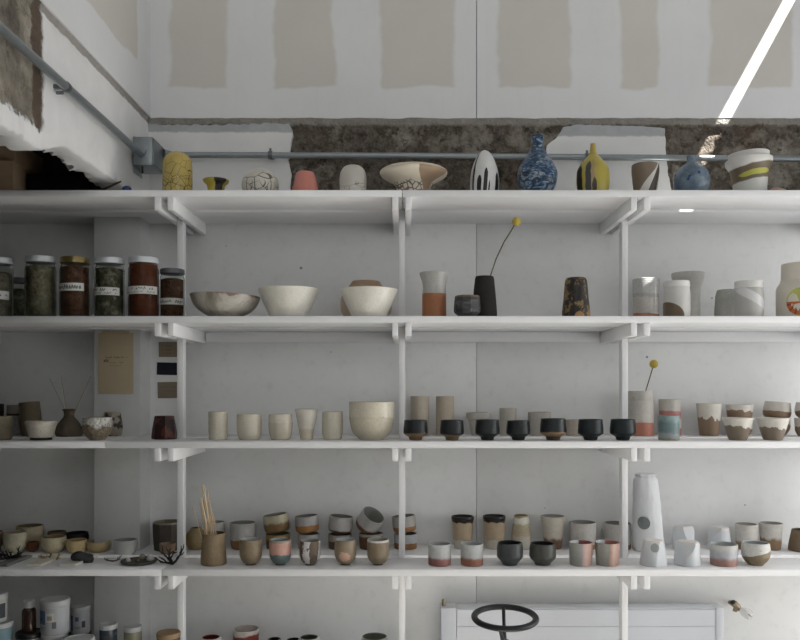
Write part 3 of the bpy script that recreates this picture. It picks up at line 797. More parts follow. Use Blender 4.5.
# ------------------------------------------------------------------ shelf two
GLASS = None
def mat_glass():
    global GLASS
    if GLASS: return GLASS
    b = NB('jar_glass', .04, .5)
    b.b.inputs['Base Color'].default_value = (.9, .93, .91, 1)
    b.b.inputs['Transmission Weight'].default_value = 1.0; b.b.inputs['IOR'].default_value = 1.12
    GLASS = b.m; return GLASS
def herbs(name, stops, scale):
    b = NB(name, .9, .1); n = b.noise(scale, 4, .7, None, .4); v = b.voro(scale * 2.2)
    c = b.ramp(n, stops); b.bump(v, .8, .004)
    return b.color(b.mix(b.math('MULTIPLY', b.math('SUBTRACT', 1, b.smooth(v, .05, .4)), .4), c, C(40, 34, 28)))
PAPER = plain('label_paper', C(206, 206, 200), .8, 0, .05)
INK = plain('marker_ink', C(34, 34, 36), .7)
def jar(label, cx, d, ytop, half, lidc, fill, level, lab=None, lidh=6.0, group='glass jars of dried plants', tiltl=0.0):
    k = d / F; z0 = SHELF[2]; R_ = half * k
    H = PZ(ytop, d - R_) - z0; lh = lidh * k
    r = empty('glass_jar', (PX(cx, d), d, z0 + GAP), label, 'jar', group)
    hb = H - lh * .8
    out = [(R_ * .9, 0), (R_ * .98, .004), (R_, .012), (R_, hb * .84), (R_ * .985, hb * .88), (R_ * .90, hb * .94), (R_ * .88, hb)]
    bm = bmesh.new(); body_mesh(bm, out, True, .0028, floor=.004)
    for f in bm.faces: f.material_index = 0
    link('glass_body', bm, mat_glass(), r)
    rf = R_ - .0042
    bm = bmesh.new(); add_lathe(bm, [(0, .0052), (rf * .95, .0052), (rf, .012), (rf, hb * level), (rf * .6, hb * level + .005), (0, hb * level + .002)], 40, wob=.01)
    link('contents', bm, fill, r)
    bm = bmesh.new(); rl = R_ * .99
    add_lathe(bm, [(0, H - .003), (rl * .3, H - .002), (rl * .86, H), (rl * .97, H - .002), (rl, H - .006), (rl, H - lh), (rl * .97, H - lh - .001), (0, H - lh)], 48)
    link('lid', bm, lidc, r)
    if lab:
        a0, a1, y0, y1, lines = lab
        zt, zb = PZ(y0, d - R_) - z0, PZ(y1, d - R_) - z0; rr = R_ + .0012
        bm = bmesh.new(); n = 24
        sl = .03
        v = [[bm.verts.new((rr * math.sin(a0 + (a1 - a0) * i / n), -rr * math.cos(a0 + (a1 - a0) * i / n), z + tiltl * (i / n - .5) * R_)) for i in range(n + 1)] for z in (zb, zt)]
        v2 = [[bm.verts.new((w.co.x * .985, w.co.y * .985, w.co.z)) for w in row] for row in v]
        for i in range(n):
            bm.faces.new((v[0][i], v[0][i + 1], v[1][i + 1], v[1][i]))
            bm.faces.new((v2[0][i], v2[1][i], v2[1][i + 1], v2[0][i + 1]))
            for q in (0, 1): bm.faces.new((v[q][i], v2[q][i], v2[q][i + 1], v[q][i + 1]))
        L = link('paper_label', bm, PAPER, r)
        bm = bmesh.new(); r2 = rr + .0006; am = (a0 + a1) / 2; W_ = (a1 - a0) * .42 * R_
        def place(u, vv): return (r2 * math.sin(am + u / R_), -r2 * math.cos(am + u / R_), vv + tiltl * (am + u / R_ - a0) / (a1 - a0) * R_ - tiltl * .5 * R_)
        for q, (f0, f1, nn) in enumerate(lines): scribble(bm, place, -W_, W_, zb + (zt - zb) * f0, zb + (zt - zb) * f1, nn, .16, int(cx) + q)
        link('writing', bm, INK, L, smooth=False)
    return r
LIDW = plain('white_metal_lid', C(205, 210, 214), .35, .2, .04); LIDG = plain('gold_metal_lid', C(150, 130, 76), .3, .7, .06); LIDD = plain('dark_metal_lid', C(92, 92, 100), .4, .3, .06)
hA = herbs('dried_grey_herbs', [(.3, C(71, 67, 54)), (.5, C(109, 102, 84)), (.7, C(131, 124, 106))], 30)
hB = herbs('dried_olive_flowers', [(.3, C(78, 71, 53)), (.5, C(117, 109, 84)), (.7, C(143, 137, 115))], 34)
hC = herbs('red_brown_spice', [(.3, C(74, 46, 34)), (.5, C(101, 63, 45)), (.7, C(113, 81, 60))], 60)
hD = herbs('dark_olive_leaves', [(.3, C(48, 45, 32)), (.5, C(85, 81, 62)), (.7, C(145, 138, 117))], 36)
hE = herbs('rust_red_powder', [(.3, C(87, 43, 28)), (.5, C(102, 51, 32)), (.7, C(109, 59, 39))], 22)
JD = 2.775
jar('white lidded jar of grey herbs cut by the left edge of frame', -1, JD, 256, 13.2, LIDW, hA, .80, (-.9, 1.2, 290.5, 299, [(.25, .8, 9)]), tiltl=-.05)
jar('small low jar half hidden between two tall white lidded jars at left', 18.5, 3.02, 277, 8, LIDD, hD, .8, None, 5)
jar('white lidded jar of pale olive flowers without a paper label', 40.5, JD, 254.5, 14.6, LIDW, hB, .90)
jar('gold lidded jar of red-brown spice with a handwritten paper label', 75, JD, 255.5, 14.4, LIDG, hC, .90, (-1.35, .98, 283, 290.8, [(.22, .82, 12)]), tiltl=.05)
jar('white lidded jar of dark olive leaves with two-line paper label', 109.7, JD, 256, 14.4, LIDW, hD, .88, (-1.4, 1.02, 287.2, 295, [(.52, .92, 14), (.12, .42, 12)]), tiltl=-.02)
jar('white lidded jar of rust red powder beside the dark lidded jar', 143.5, JD, 255.5, 14.8, LIDW, hE, .95, (-1.4, 1.35, 286, 293.8, [(.5, .92, 14), (.1, .4, 11)]), tiltl=.03)
jar('dark lidded jar of brown seeds partly behind the left post', 172.2, 2.845 - .02, 267.5, 12.2, LIDD, hC, .85, (-1.0, 1.3, 298, 304.5, [(.25, .8, 9)]), 5)

def woody(h):
    b = NB('mottled_grey_brown', .5); n = b.noise(9, 5, .65, b.mapped((1, 1, .6)), .5); o = b.xyz()
    c = b.ramp(n, [(.32, C(104, 94, 78)), (.46, C(150, 142, 126)), (.6, C(186, 180, 168)), (.72, C(132, 104, 74))])
    t = b.math('DIVIDE', o[2], h); r = b.smooth(b.math('MULTIPLY_ADD', b.noise(22, 3, .5, b.mapped((1, 1, .2))), .8, t), 1.36, 1.44)
    return b.color(b.mix(b.math('MULTIPLY', r, .8), c, C(122, 80, 46)))
pot('bowl', 'wide mottled grey-brown bowl with an uneven rim right of left post', 'bowl', 224.5, 2.79, 2, 292, [(0, 15), (.06, 17), (.3, 25.5), (.6, 31.5), (1, 34.8)], woody, inside=(120, 112, 98), wob=.03, zb=SHELF[2] + .0035, rot=(0, math.radians(2.0), 0), group='bowls on the second shelf')
CREAM = lambda **k: G(C(222, 218, 204), mott=.07, rough=.3, speck=.2, speckc=(150, 140, 120), name='cream_white_glaze', **k)
pot('bowl', 'cream white flared bowl standing alone in the middle of the row', 'bowl', 288.6, 2.79, 2, 285.5, [(0, 17), (.05, 18.5), (.3, 22), (.65, 26.6), (1, 29.8)], CREAM(), inside=(196, 192, 178), group='bowls on the second shelf')
pot('bowl', 'cream white flared bowl standing before the tan round jar', 'bowl', 369, 2.775, 2, 286.3, [(0, 15.5), (.05, 17), (.3, 20.5), (.65, 25), (1, 28.6)], CREAM(), inside=(196, 192, 178), group='bowls on the second shelf')
pot('round_jar', 'tan round jar mostly hidden behind a cream white bowl', 'jar', 366, 3.01, 2, 280, [(0, 15), (.1, 20), (.35, 25.6), (.55, 25.4), (.75, 22), (.92, 16), (1, 14)], G([(0, C(196, 168, 138)), (.84, C(176, 144, 112))], amp=.1, soft=.05, name='tan_clay'), inside=(90, 66, 46))

GRP2 = 'vases on the second shelf'
pot('jug', 'terracotta jug with grey glazed upper half and flared rim', 'jug', 434.2, 2.79, 2, 271, [(0, 11.6), (.04, 12), (.5, 12), (.68, 11.6), (.78, 12), (.9, 13.6), (1, 15)], G([(0, C(168, 100, 58)), (.535, C(176, 176, 170))], soft=.008, amp=.02, speck=.3, mott=.1, name='terracotta_grey'), inside=(150, 150, 144), group=GRP2)
def slate(h):
    b = NB('dark_slate_streak', .5); n = b.noise(14, 4, .6, b.mapped((1, 1, 3.2)), 1.0); o = b.xyz()
    c = b.ramp(n, [(.35, C(38, 38, 40)), (.5, C(62, 62, 64)), (.62, C(96, 94, 92)), (.7, C(52, 50, 52))])
    return b.color(b.mix(b.smooth(b.math('DIVIDE', o[2], h), .88, .95), c, C(116, 92, 72)))
pot('cup', 'dark faceted cup with streaked sides before the tall black vase', 'cup', 467.2, 2.745, 2, 294.5, [(0, 8), (.24, 13.2), (.28, 13.4), (.96, 12.3), (1, 12)], slate, inside=(60, 50, 44), flat=True, seg=10, ph=.2, group=GRP2)
tv = pot('vase', 'tall tapered matt black vase holding a dried yellow ball flower', 'vase', 484.5, 2.84, 2, 275.5, [(0, 12), (.05, 12.6), (.5, 11.4), (.92, 9.7), (.97, 9.3), (1, 8.8)], G(C(48, 44, 40), rough=.75, mott=.2, name='matt_black_clay', spec=.25), inside=(26, 24, 22), group=GRP2)
STEM = plain('dry_stem', C(92, 84, 58), .8); YEL = plain('yellow_flower', C(196, 170, 58), .9, 0, .25, 260, bump=.9)
def billy(px0, py0, pts, rad, d, label):
    x0, z0 = PX(px0, d), PZ(py0, d)
    r = empty('dried_flower', (x0, d, z0), label, 'flower')
    P = [(PX(x, d) - x0, 0, PZ(y, d) - z0) for x, y in pts]
    tube('stem', P, .0022, STEM, r, 6)
    bm = bmesh.new(); bmesh.ops.create_icosphere(bm, subdivisions=4, radius=rad * d / F)
    for v in bm.verts: v.co *= 1 + .06 * noise.noise(v.co * 420)
    link('flower_head', bm, YEL, r, P[-1])
billy(488, 314, [(488, 314), (490, 277), (496, 259), (504, 242), (511, 231), (516.5, 221.5)], 4.4, 2.84, 'dried yellow ball flower on a long stem leaning from the black vase')
def goldbl(h):
    b = NB('black_gold_mottle', .4); n = b.noise(40, 5, .75, b.mapped((1, 1, .8)), .5); o = b.xyz(); v = b.voro(19, b.mapped((1, 1, .9), (.3, .1, 0)))
    c = b.ramp(n, [(.40, C(24, 22, 20)), (.54, C(54, 46, 34)), (.59, C(160, 122, 60)), (.64, C(104, 86, 62)), (.70, C(34, 30, 26))])
    t = b.math('DIVIDE', o[2], h)
    return b.color(b.mix(b.math('MULTIPLY', b.math('SUBTRACT', 1, b.smooth(v, .30, .36)), b.math('SUBTRACT', 1, b.smooth(t, .3, .42))), c, C(176, 126, 66)))
pot('vase', 'tapered black vase mottled with gold left of the right post', 'vase', 576, 2.79, 2, 277, [(0, 13.6), (.04, 14.1), (.5, 12.4), (.93, 10.8), (1, 9.6)], goldbl, inside=(24, 22, 20), group=GRP2)
GRP2B = 'pale pots at the right of the second shelf'
pot('cylinder_vase', 'cylinder vase with glossy clear rim, speckled body and slanting terracotta base', 'vase', 646, 3.037, 2, 277.5, [(0, 12.6), (.5, 12.8), (1, 13)], G([(0, C(176, 112, 76)), (.22, C(196, 190, 182)), (.58, C(176, 172, 166)), (.66, C(186, 186, 184)), (.68, C(190, 190, 188))], soft=.006, amp=.02, slant=.06, speck=.8, speckc=(120, 110, 100), rough=.12, spec=.6, name='speckled_gloss'), inside=(150, 150, 148), group=GRP2B)
def lidded(label, cx, d, ytop, half, lidy, m, lidm):
    k = d / F; R_ = half * k; z0 = SHELF[2]
    H = PZ(ytop, d - R_) - z0; hb = PZ(lidy, d - R_) - z0
    r = empty('lidded_jar', (PX(cx, d), d, z0 + GAP), label, 'jar', GRP2B)
    bm = bmesh.new(); body_mesh(bm, [(rr * R_, t * hb) for t, rr in spline([(0, .93), (.03, .96), (.2, 1.0), (.75, 1.0), (.93, .95), (1, .93)], 4)], True, .005)
    link('jar_body', bm, [m(hb), inner_mat((150, 148, 142))], r)
    bm = bmesh.new(); add_lathe(bm, [(0, hb + .0008), (R_ * .93, hb + .0008), (R_ * .97, hb + .003), (R_ * .97, H - .004), (R_ * .93, H - .0005), (R_ * .8, H), (0, H + .001)], 48)
    link('lid', bm, lidm, r)
def quarter(h):
    b = NB('white_brown_quarter', .35); o = b.xyz(); a = b.az()
    r = b.math('ADD', b.math('POWER', b.math('DIVIDE', b.math('ADD', a, 1.25), 1.55), 2.0), b.math('POWER', b.math('DIVIDE', o[2], h * .50), 2.0))
    c = b.mix(1.0, C(204, 202, 196), b.grey(b.math('MULTIPLY_ADD', b.noise(20, 4), .14, .93)), 'MULTIPLY')
    return b.color(b.mix(b.math('LESS_THAN', r, 1.0), c, C(112, 92, 70)))
def whitesw(h):
    b = NB('grey_white_swoosh', .35); o = b.xyz(); a = b.az(); t = b.math('DIVIDE', o[2], h)
    d = b.math('SUBTRACT', t, b.math('MULTIPLY_ADD', a, -.28, .66))
    c = b.mix(1.0, C(182, 180, 174), b.grey(b.math('MULTIPLY_ADD', b.noise(20, 4), .2, .9)), 'MULTIPLY')
    return b.color(b.mix(b.math('SUBTRACT', 1, b.smooth(b.math('ABSOLUTE', d), .15, .2)), c, C(212, 212, 212)))
LIDP = plain('white_stoneware_lid', C(216, 214, 210), .35, 0, .05)
lidded('white lidded jar with a brown quarter circle low on its side', 676.6, 2.785, 279.8, 13.2, 286, quarter, LIDP)
pot('vase', 'tall grey flared vase standing behind the brown marked lidded jar', 'vase', 688, 3.02, 2, 271, [(0, 11.6), (.5, 11.6), (.68, 11.8), (.78, 13), (.92, 15.6), (1, 16)], G(C(186, 184, 176), speck=.4, name='pale_grey_glaze'), inside=(140, 138, 132), group=GRP2B)
pot('pot', 'low grey pot with a brown foot left of the grey swoosh jar', 'pot', 727.4, 3.0, 2, 289, [(0, 12.2), (.3, 12.2), (.8, 11.4), (.94, 10.4), (1, 9.8)], G([(0, C(128, 96, 72)), (.13, C(168, 168, 160))], soft=.02, amp=.03, speck=.4, name='grey_brown_foot'), inside=(110, 110, 104), group=GRP2B)
lidded('grey lidded jar with a white brushed swoosh beside cream bottle', 748.8, 2.775, 279.6, 14, 287.2, whitesw, LIDP)
def crest(h):
    b = NB('cream_bottle_with_round_emblem', .55); o = b.xyz()
    c = b.mix(1.0, C(212, 204, 188), b.grey(b.math('MULTIPLY_ADD', b.noise(16, 3), .12, .94)), 'MULTIPLY')
    return b.color(c)
bt = empty('bottle', (PX(802, 2.78), 2.78, SHELF[2] + GAP), 'cream bottle with round orange and green emblem at the right edge', 'bottle', GRP2B)
bh = PZ(261, 2.78 - .075) - SHELF[2]; bk = 2.78 / F
bm = bmesh.new(); bp = spline([(23, 0), (23.8, .04), (24, .3), (24, .50), (23, .58), (20.4, .66), (19.4, .72), (19.2, .9), (19, 1)], 5)
body_mesh(bm, [(r * bk, t * bh) for r, t in bp], True, .005)
link('bottle_body', bm, [crest(bh), inner_mat((150, 140, 124))], bt)
# round emblem on the bottle: green upper half, ragged orange-red lower ring, pale middle
bm = bmesh.new(); ER = 13.5 * bk; rr = 24 * bk + .0008; ez = PZ(301.4, 2.71) - SHELF[2]
def epl(u, v): return (rr * math.sin((u - .043) / rr), -rr * math.cos((u - .043) / rr), ez + v)
rnd = random.Random(4); n = 40
for i in range(n):
    a0, a1 = 2 * PI * i / n, 2 * PI * (i + 1) / n
    low = math.sin((a0 + a1) / 2) < .02
    ri = ER * (.62 + .10 * math.sin(i * 2.1)) if low else 0.0
    if low:
        q = [bm.verts.new(epl(c * math.cos(a), c * math.sin(a))) for c, a in ((ri, a0), (ER, a0), (ER, a1), (ri, a1))]
        f = bm.faces.new(q); f.material_index = 1 if i % 3 else 2
        if ri:
            f = bm.faces.new([bm.verts.new(epl(c * math.cos(a), c * math.sin(a))) for c, a in ((0, a0), (ri, a0), (ri, a1))]); f.material_index = 3
    else:
        f = bm.faces.new([bm.verts.new(epl(c * math.cos(a), c * math.sin(a))) for c, a in ((0, a0), (ER, a0), (ER, a1))]); f.material_index = 0
for i in range(14):     # ragged orange edge under the green half
    u = -ER * .95 + 1.9 * ER * i / 14; w = 1.9 * ER / 14
    if abs(u + w / 2) < ER * .9:
        f = bm.faces.new([bm.verts.new(epl(a, c)) for a, c in ((u, -.0005), (u, -ER * (.12 + .16 * rnd.random())), (u + w, -ER * (.10 + .1 * rnd.random())), (u + w, -.0005))]); f.material_index = 1
ebm = [plain('emblem_green', C(182, 190, 82), .6), plain('emblem_orange', C(206, 104, 40), .6), plain('emblem_red', C(172, 58, 38), .6), plain('emblem_pale', C(214, 208, 198), .6)]
for f in bm.faces:
    for v in f.verts: v.co.y -= (.0004 if f.material_index == 1 else 0)
em = link('emblem', bm, ebm, bt, smooth=False); em['label'] = 'round green and orange emblem'
# ------------------------------------------------------------------ shelf three, left end
GL3 = 'dark pots at the left of the third shelf'
BRN = lambda c=(110, 98, 78), **k: G(C(*c), mott=.22, rough=.7, speck=.3, name='rough_brown_clay', spec=.25, **k)
pot('cup', 'ribbed brown cup cut by the left frame edge on third shelf', 'cup', -1, 2.79, 3, 416, [(0, 11), (.08, 12), (.5, 12.4), (1, 12)], BRN((128, 116, 92), lump=1), inside=(70, 62, 50), group=GL3)
pot('cup', 'black cup behind the ribbed cup at far left of third shelf', 'cup', -6, 3.05, 3, 404, CYL(9), BRN((44, 40, 36)), inside=(30, 28, 26), group=GL3)
pot('cup', 'grey white cup with a dark middle line at left of third shelf', 'cup', 16.5, 3.085, 3, 405, CYL(9), G([(0, C(150, 148, 144)), (.66, C(52, 46, 40)), (.72, C(150, 144, 130))], soft=.01, speck=.5, name='grey_line_glaze'), inside=(80, 74, 66), group=GL3)
pot('cup', 'dark brown bark textured cup leaning behind the white footed bowl', 'cup', 32, 2.995, 3, 402, [(0, 9.4), (.3, 10.2), (.8, 9.8), (1, 9.6)], BRN((104, 92, 70), lump=2), inside=(48, 42, 34), rot=(0, math.radians(-5), 0), zb=SHELF[3] + .0045, group=GL3, wob=.05)
def footed(name, label, cat, cx, d, shelf, ytop, prof, m, footp, fm, split, inside, group, wob=.012):
    """a bowl or cup whose bare clay foot is a part of its own"""
    k = d / F; rt = prof[-1][1] * k; dt = d - rt if ytop < HY else d + rt
    H = PZ(ytop, dt) - SHELF[shelf]; zf = split * H
    r = empty(name, (PX(cx, d), d, SHELF[shelf] + GAP), label, cat, group)
    SEED[0] += 7.3
    bm = bmesh.new(); body_mesh(bm, [(q * k, t * H) for t, q in spline(prof, 5)], True, .0045, wob=wob, seed=SEED[0])
    link('cup_body' if cat == 'cup' else 'bowl_body', bm, [m(H), inner_mat(inside)], r)
    bm = bmesh.new(); f0, f1 = footp
    add_lathe(bm, [(0, 0), (f0 * k * .95, 0), (f0 * k, .001), (f1 * k, zf + .0012), (0, zf + .0012)], 40)
    link('foot', bm, fm, r)
    return r
footed('bowl', 'white speckled bowl with a flat dark foot on third shelf', 'bowl', 41, 2.775, 3, 420.8, [(.14, 10.4), (.17, 11.2), (.4, 12.6), (.7, 14), (.85, 14.8), (.92, 15.0), (1, 14.4)], G(C(200, 192, 174), speck=.6, speckc=(60, 50, 40), mott=.14, name='white_speckled'), (10.4, 10.2), plain('dark_foot_clay', C(44, 36, 30), .8), .14, (170, 160, 140), GL3)
dbr = pot('bottle_vase', 'squat dark brown bottle vase holding thin reed sticks', 'vase', 69, 3.0, 3, 409, [(0, 12), (.06, 12.8), (.2, 13.3), (.42, 11), (.62, 7.2), (.72, 5.2), (.8, 4.8), (.93, 5.2), (.96, 6.2), (1, 6.4)], BRN((92, 82, 66)), inside=(40, 36, 30), group=GL3)
REED = plain('reed', C(164, 140, 100), .8)
def stick(name, label, x0, y0, x1, y1, d, rad, m, dy=.0, cat='stick', group=None, flatb=False):
    a = Vector((PX(x0, d), d - dy, PZ(y0, d))); b_ = Vector((PX(x1, d), d + dy, PZ(y1, d)))
    bm = bmesh.new(); add_tube(bm, [Vector((0, 0, 0)), (b_ - a) * .5, b_ - a], [rad, rad, rad * .8], 7)
    return tag(link(name, bm, m, None, a), label, cat, group)
stick('reed_stick', 'thin reed standing left in the squat brown bottle vase', 70, 428, 60.5, 375, 3.0, .0014, REED, .004)
stick('reed_stick', 'thin reed leaning right in the squat brown bottle vase', 68, 428, 90.5, 376, 3.0, .0012, REED, .004)
stick('reed_stick', 'thinnest pale reed leaning furthest left in the brown bottle vase', 73, 428, 50, 378, 3.0, .0008, plain('pale_reed', C(120, 112, 92), .8), -.004)
def hammered(h):
    b = NB('silver_flaked_bowl', .45); n = b.noise(40, 4, .7); v = b.voro(90); o = b.xyz(); t = b.math('DIVIDE', o[2], h)
    c = b.ramp(n, [(.35, C(98, 84, 64)), (.55, C(140, 124, 98)), (.7, C(110, 96, 74))])
    m = b.smooth(b.math('ADD', b.math('MULTIPLY', b.noise(14, 3), .9), t), 1.02, 1.08)
    c = b.mix(m, c, b.mix(b.smooth(v, .1, .5), C(130, 124, 112), C(196, 192, 182)))
    b.bump(v, .9, .004)
    return b.color(c)
pot('bowl', 'brown bowl with flaked silver white rim on the third shelf', 'bowl', 97.3, 2.775, 3, 417, [(0, 7), (.06, 8.2), (.25, 12.2), (.5, 14), (.8, 14.2), (1, 13.8)], hammered, inside=(120, 112, 96), group=GL3, wob=.03)
def blotch(c1, c2, scale, lo, hi):
    def make(h):
        b = NB('blotched_glaze', .5); n = b.noise(scale, 3, .55)
        return b.color(b.mix(b.smooth(n, lo, hi), c1, c2))
    return make
pot('mug', 'black and white blotched mug behind the silver rimmed bowl', 'mug', 113.5, 2.95 + .08, 3, 412, [(0, 9), (.1, 10), (.4, 10.6), (1, 8.6)], blotch(C(60, 54, 46), C(158, 148, 126), 38, .44, .50), inside=(60, 54, 46), group=GL3)
pot('faceted_vase', 'dark red faceted vase tapering upward beside the left post', 'vase', 164.5, 2.83 + .01, 3, 415.5, [(0, 12.4), (.06, 12.8), (1, 9.6)], blotch(C(44, 16, 12), C(98, 44, 30), 30, .52, .60), open_=False, flat=True, seg=7, ph=.35, group=GL3)

# ------------------------------------------------------------------ shelf three, first bay: cream cups
GC = 'cream cups on the third shelf'
CR = lambda **k: G(C(206, 198, 176), mott=.08, rough=.35, speck=.25, speckc=(140, 124, 96), name='cream_celadon', **k)
D3 = 2.80
def c3(label, cx, ytop, prof, cat='cup', name='cup', **k): return pot(name, label, cat, cx, D3, 3, ytop, prof, k.pop('mat', CR()), inside=(176, 166, 144), group=GC, **k)
c3('tall cream cylinder cup with a dented side, leftmost of the cream cups', 218, 411.6, [(0, 8.6), (.04, 9.2), (.5, 9.4), (1, 9.6)], mat=CR(lump=1.5), wob=.03)
c3('wide low cream cup between cylinder cup and glossy collar cup', 249.2, 414, [(0, 9), (.05, 10), (.25, 12), (.6, 12.6), (1, 12.4)])
c3('low cream cup with a glossy band at its rim', 280.5, 414, [(0, 8.6), (.05, 9.8), (.25, 11.2), (.55, 11.9), (.68, 12), (.70, 11.7), (1, 11.6)], mat=G([(0, C(198, 188, 166)), (.68, C(212, 204, 184))], rough=.2, name='cream_collar'))
c3('cream cone beaker narrow at its foot, shiny on one side', 306.5, 409, [(0, 6), (.2, 7), (1, 11.4)], name='beaker', mat=G([(0, C(200, 188, 164)), (.36, C(212, 206, 190))], rough=.2, soft=.03, name='cream_beaker'))
c3('cream barrel cup with speckled clay beside the largest cream bowl', 332.5, 411.6, [(0, 8.2), (.06, 9.4), (.3, 10.3), (.7, 10.5), (1, 10)])
c3('largest cream bowl with a line round its shoulder on third shelf', 371.8, 401.8, [(0, 12), (.03, 13.2), (.12, 17), (.3, 20.6), (.55, 22.4), (.58, 22.7), (.6, 22.4), (1, 22.6)], cat='bowl', name='bowl', mat=G([(0, C(196, 186, 162)), (.6, C(206, 198, 176))], rough=.2, speck=.3, name='cream_bowl'))

# ------------------------------------------------------------------ shelf three, middle: black cups in front, pale pots behind
GB = 'black cups on the third shelf'
CLAYB = plain('bare_brown_foot', C(108, 84, 58), .75, 0, .12); CLAYK = plain('bare_black_foot', C(34, 34, 34), .7)
BLK = [(0, C(30, 33, 35))]
def blackcup(label, cx, ytop, h, stops, footm, lump=0.0, rough=.42):
    return footed('tea_cup', label, 'cup', cx, 2.768, 3, ytop, [(.17, h * .60), (.2, h * .68), (.30, h * .93), (.36, h * 1.0), (.44, h * 1.0), (1, h * .93)], G(stops, amp=.05, rough=rough, lump=lump, mott=.2, spec=.35, name='black_glaze', rings=True),
                  (h * .50, h * .58), footm, .17, (24, 26, 28), GB)
BR2 = [(0, C(120, 92, 62)), (.34, C(30, 33, 36))]
blackcup('black tea cup with a broad brown base beside the middle post', 415.7, 420, 12.3, [(0, C(128, 100, 68)), (.36, C(30, 33, 36))], CLAYB)
blackcup('black tea cup with thin brown base, before a tall beige cylinder', 452, 420, 12, [(0, C(120, 92, 62)), (.28, C(30, 33, 36))], CLAYB)
blackcup('black tea cup with pitted rough glaze all over', 487.4, 419.8, 12.2, BLK, CLAYK, 4.0, .38)
blackcup('narrow smooth black tea cup before the speckled grey cylinder', 518.3, 420.6, 12, BLK, CLAYK)
blackcup('black tea cup with a shining bronze band low on its side', 553.2, 418.6, 13.2, [(0, C(60, 48, 34)), (.2, C(134, 104, 66)), (.40, C(30, 35, 38))], plain('bronze_foot', C(70, 54, 36), .5), 0, .34)
blackcup('blue-black tea cup with a chip of white on its foot', 590.6, 419.3, 12.6, [(0, C(26, 34, 37))], CLAYK)
blackcup('blue-black tea cup in front of the right post', 622.8, 419.2, 12.7, [(0, C(25, 36, 38))], CLAYK)
GP = 'pale pots behind the black cups'
def r3(name, label, cat, cx, ytop, prof, m, inside=(150, 146, 136), **k): return pot(name, label, cat, cx, REAR, 3, ytop, prof, m, inside=inside, group=GP, **k)
BEIGE = lambda c, **k: G(C(*c), mott=.08, rough=.6, speck=.5, speckc=(120, 108, 90), name='beige_stoneware', **k)
r3('cylinder_vase', 'tall beige cylinder vase behind the first black cup by middle post', 'vase', 419.8, 396.3, CYL(9.2, .99), BEIGE((184, 172, 152)))
r3('cylinder_vase', 'tall beige cylinder vase second from the middle post', 'vase', 445, 396.3, CYL(9, .99), BEIGE((178, 164, 142)))
r3('bowl', 'grey flared bowl with a thick rim behind the pitted black cup', 'bowl', 478.4, 412.3, [(0, 6.6), (.1, 7.4), (.6, 9.8), (.72, 10.6), (.76, 12.2), (.9, 12.4), (1, 12.1)], BEIGE((176, 172, 162)), wob=.03)
r3('cup', 'grey speckled cylinder cup, narrow and taller than its neighbours', 'cup', 508, 408.2, CYL(8.4, .98), BEIGE((172, 166, 154)))
r3('cup', 'grey speckled wide cup behind the bronze banded black cup', 'cup', 539.5, 412, CYL(11.4, .98), BEIGE((172, 166, 156)))
r3('bowl', 'low pinkish beige bowl between bronze banded and blue-black cups', 'bowl', 574.5, 419.5, CYL(9.5, .95), BEIGE((180, 168, 154)))

# ------------------------------------------------------------------ shelf three, right
GR3 = 'drip glazed cups at the right of the third shelf'
fv = pot('cylinder_vase', 'tall grey cylinder vase with a terracotta base holding a yellow flower', 'vase', 640.5, REAR - .01, 3, 391.2, [(0, 12.5), (.3, 12.6), (.78, 12.4), (.79, 12.1), (.8, 12.3), (1, 12)], G([(0, C(186, 112, 88)), (.30, C(188, 184, 174))], soft=.006, amp=.02, slant=.02, speck=.4, name='grey_terracotta'), inside=(140, 136, 126))
billy(643, 430, [(643, 430), (646, 390), (650, 377), (653.8, 364)], 4.2, REAR - .01, 'dried yellow ball flower on a short stem in the grey cylinder vase')
tl = pot('cup', 'grey cup with pink band at its base, lower of two behind the teal cup', 'cup', 670.6, REAR, 3, 418, CYL(10.6, .97), G([(0, C(176, 104, 92)), (.45, C(186, 178, 166))], amp=.1, name='grey_pink_glaze'), group=None)
pot('cup', 'grey cup with a pink lower edge stacked behind the teal cup', 'cup', 670, REAR, 3, 399.3, [(0, 10), (.1, 10.6), (.5, 10.4), (1, 10.9)], G([(0, C(178, 112, 104)), (.38, C(186, 182, 172))], amp=.1, soft=.03, name='grey_pink_glaze'), zb=top_of(tl) + .0025)
pot('cup', 'teal blue cylinder cup in front, right of the last black cup', 'cup', 668.7, 2.77, 3, 415.6, CYL(10.4, .98), G([(0, C(142, 136, 104)), (.07, C(150, 158, 160)), (.3, C(108, 134, 134)), (.75, C(128, 152, 152))], amp=.14, soft=.05, speck=.9, speckc=(70, 92, 96), name='teal_glaze'), inside=(120, 140, 140))
DRIP = lambda t, c=(134, 108, 84): G([(0, C(*c)), (t, C(208, 202, 190))], amp=.34, scale=26, soft=.012, zs=.25, mott=.10, name='brown_clay_white_drip')
pot('tumbler', 'tall brown tumbler with wavy white glazed top on third shelf', 'tumbler', 709, REAR - .01, 3, 403.2, [(0, 8.8), (.03, 9.2), (.5, 10.6), (1, 12.2)], DRIP(.55), inside=(190, 186, 176), group=GR3)
FL = [(0, 8.2), (.04, 8.8), (.4, 11.2), (.85, 14), (.95, 14.8), (1, 14.7)]
pot('cup', 'flared brown cup with white dripping rim, in front, left one', 'cup', 737.7, 2.775, 3, 417.3, FL, DRIP(.62, (128, 112, 92)), inside=(196, 192, 184), group=GR3)
pot('cup', 'flared brown cup with white dripping rim, in front, right one', 'cup', 772.8, 2.775, 3, 417.6, [(t, r * 1.04) for t, r in FL], DRIP(.56, (132, 116, 96)), inside=(196, 192, 184), group=GR3)
SM = [(0, 9.4), (.1, 10.6), (.35, 12.4), (1, 12.9)]
l1 = pot('cup', 'brown cup hidden low behind the left flared dripping cup', 'cup', 738.8, REAR, 3, 418.5, SM, DRIP(.5), group=GR3)
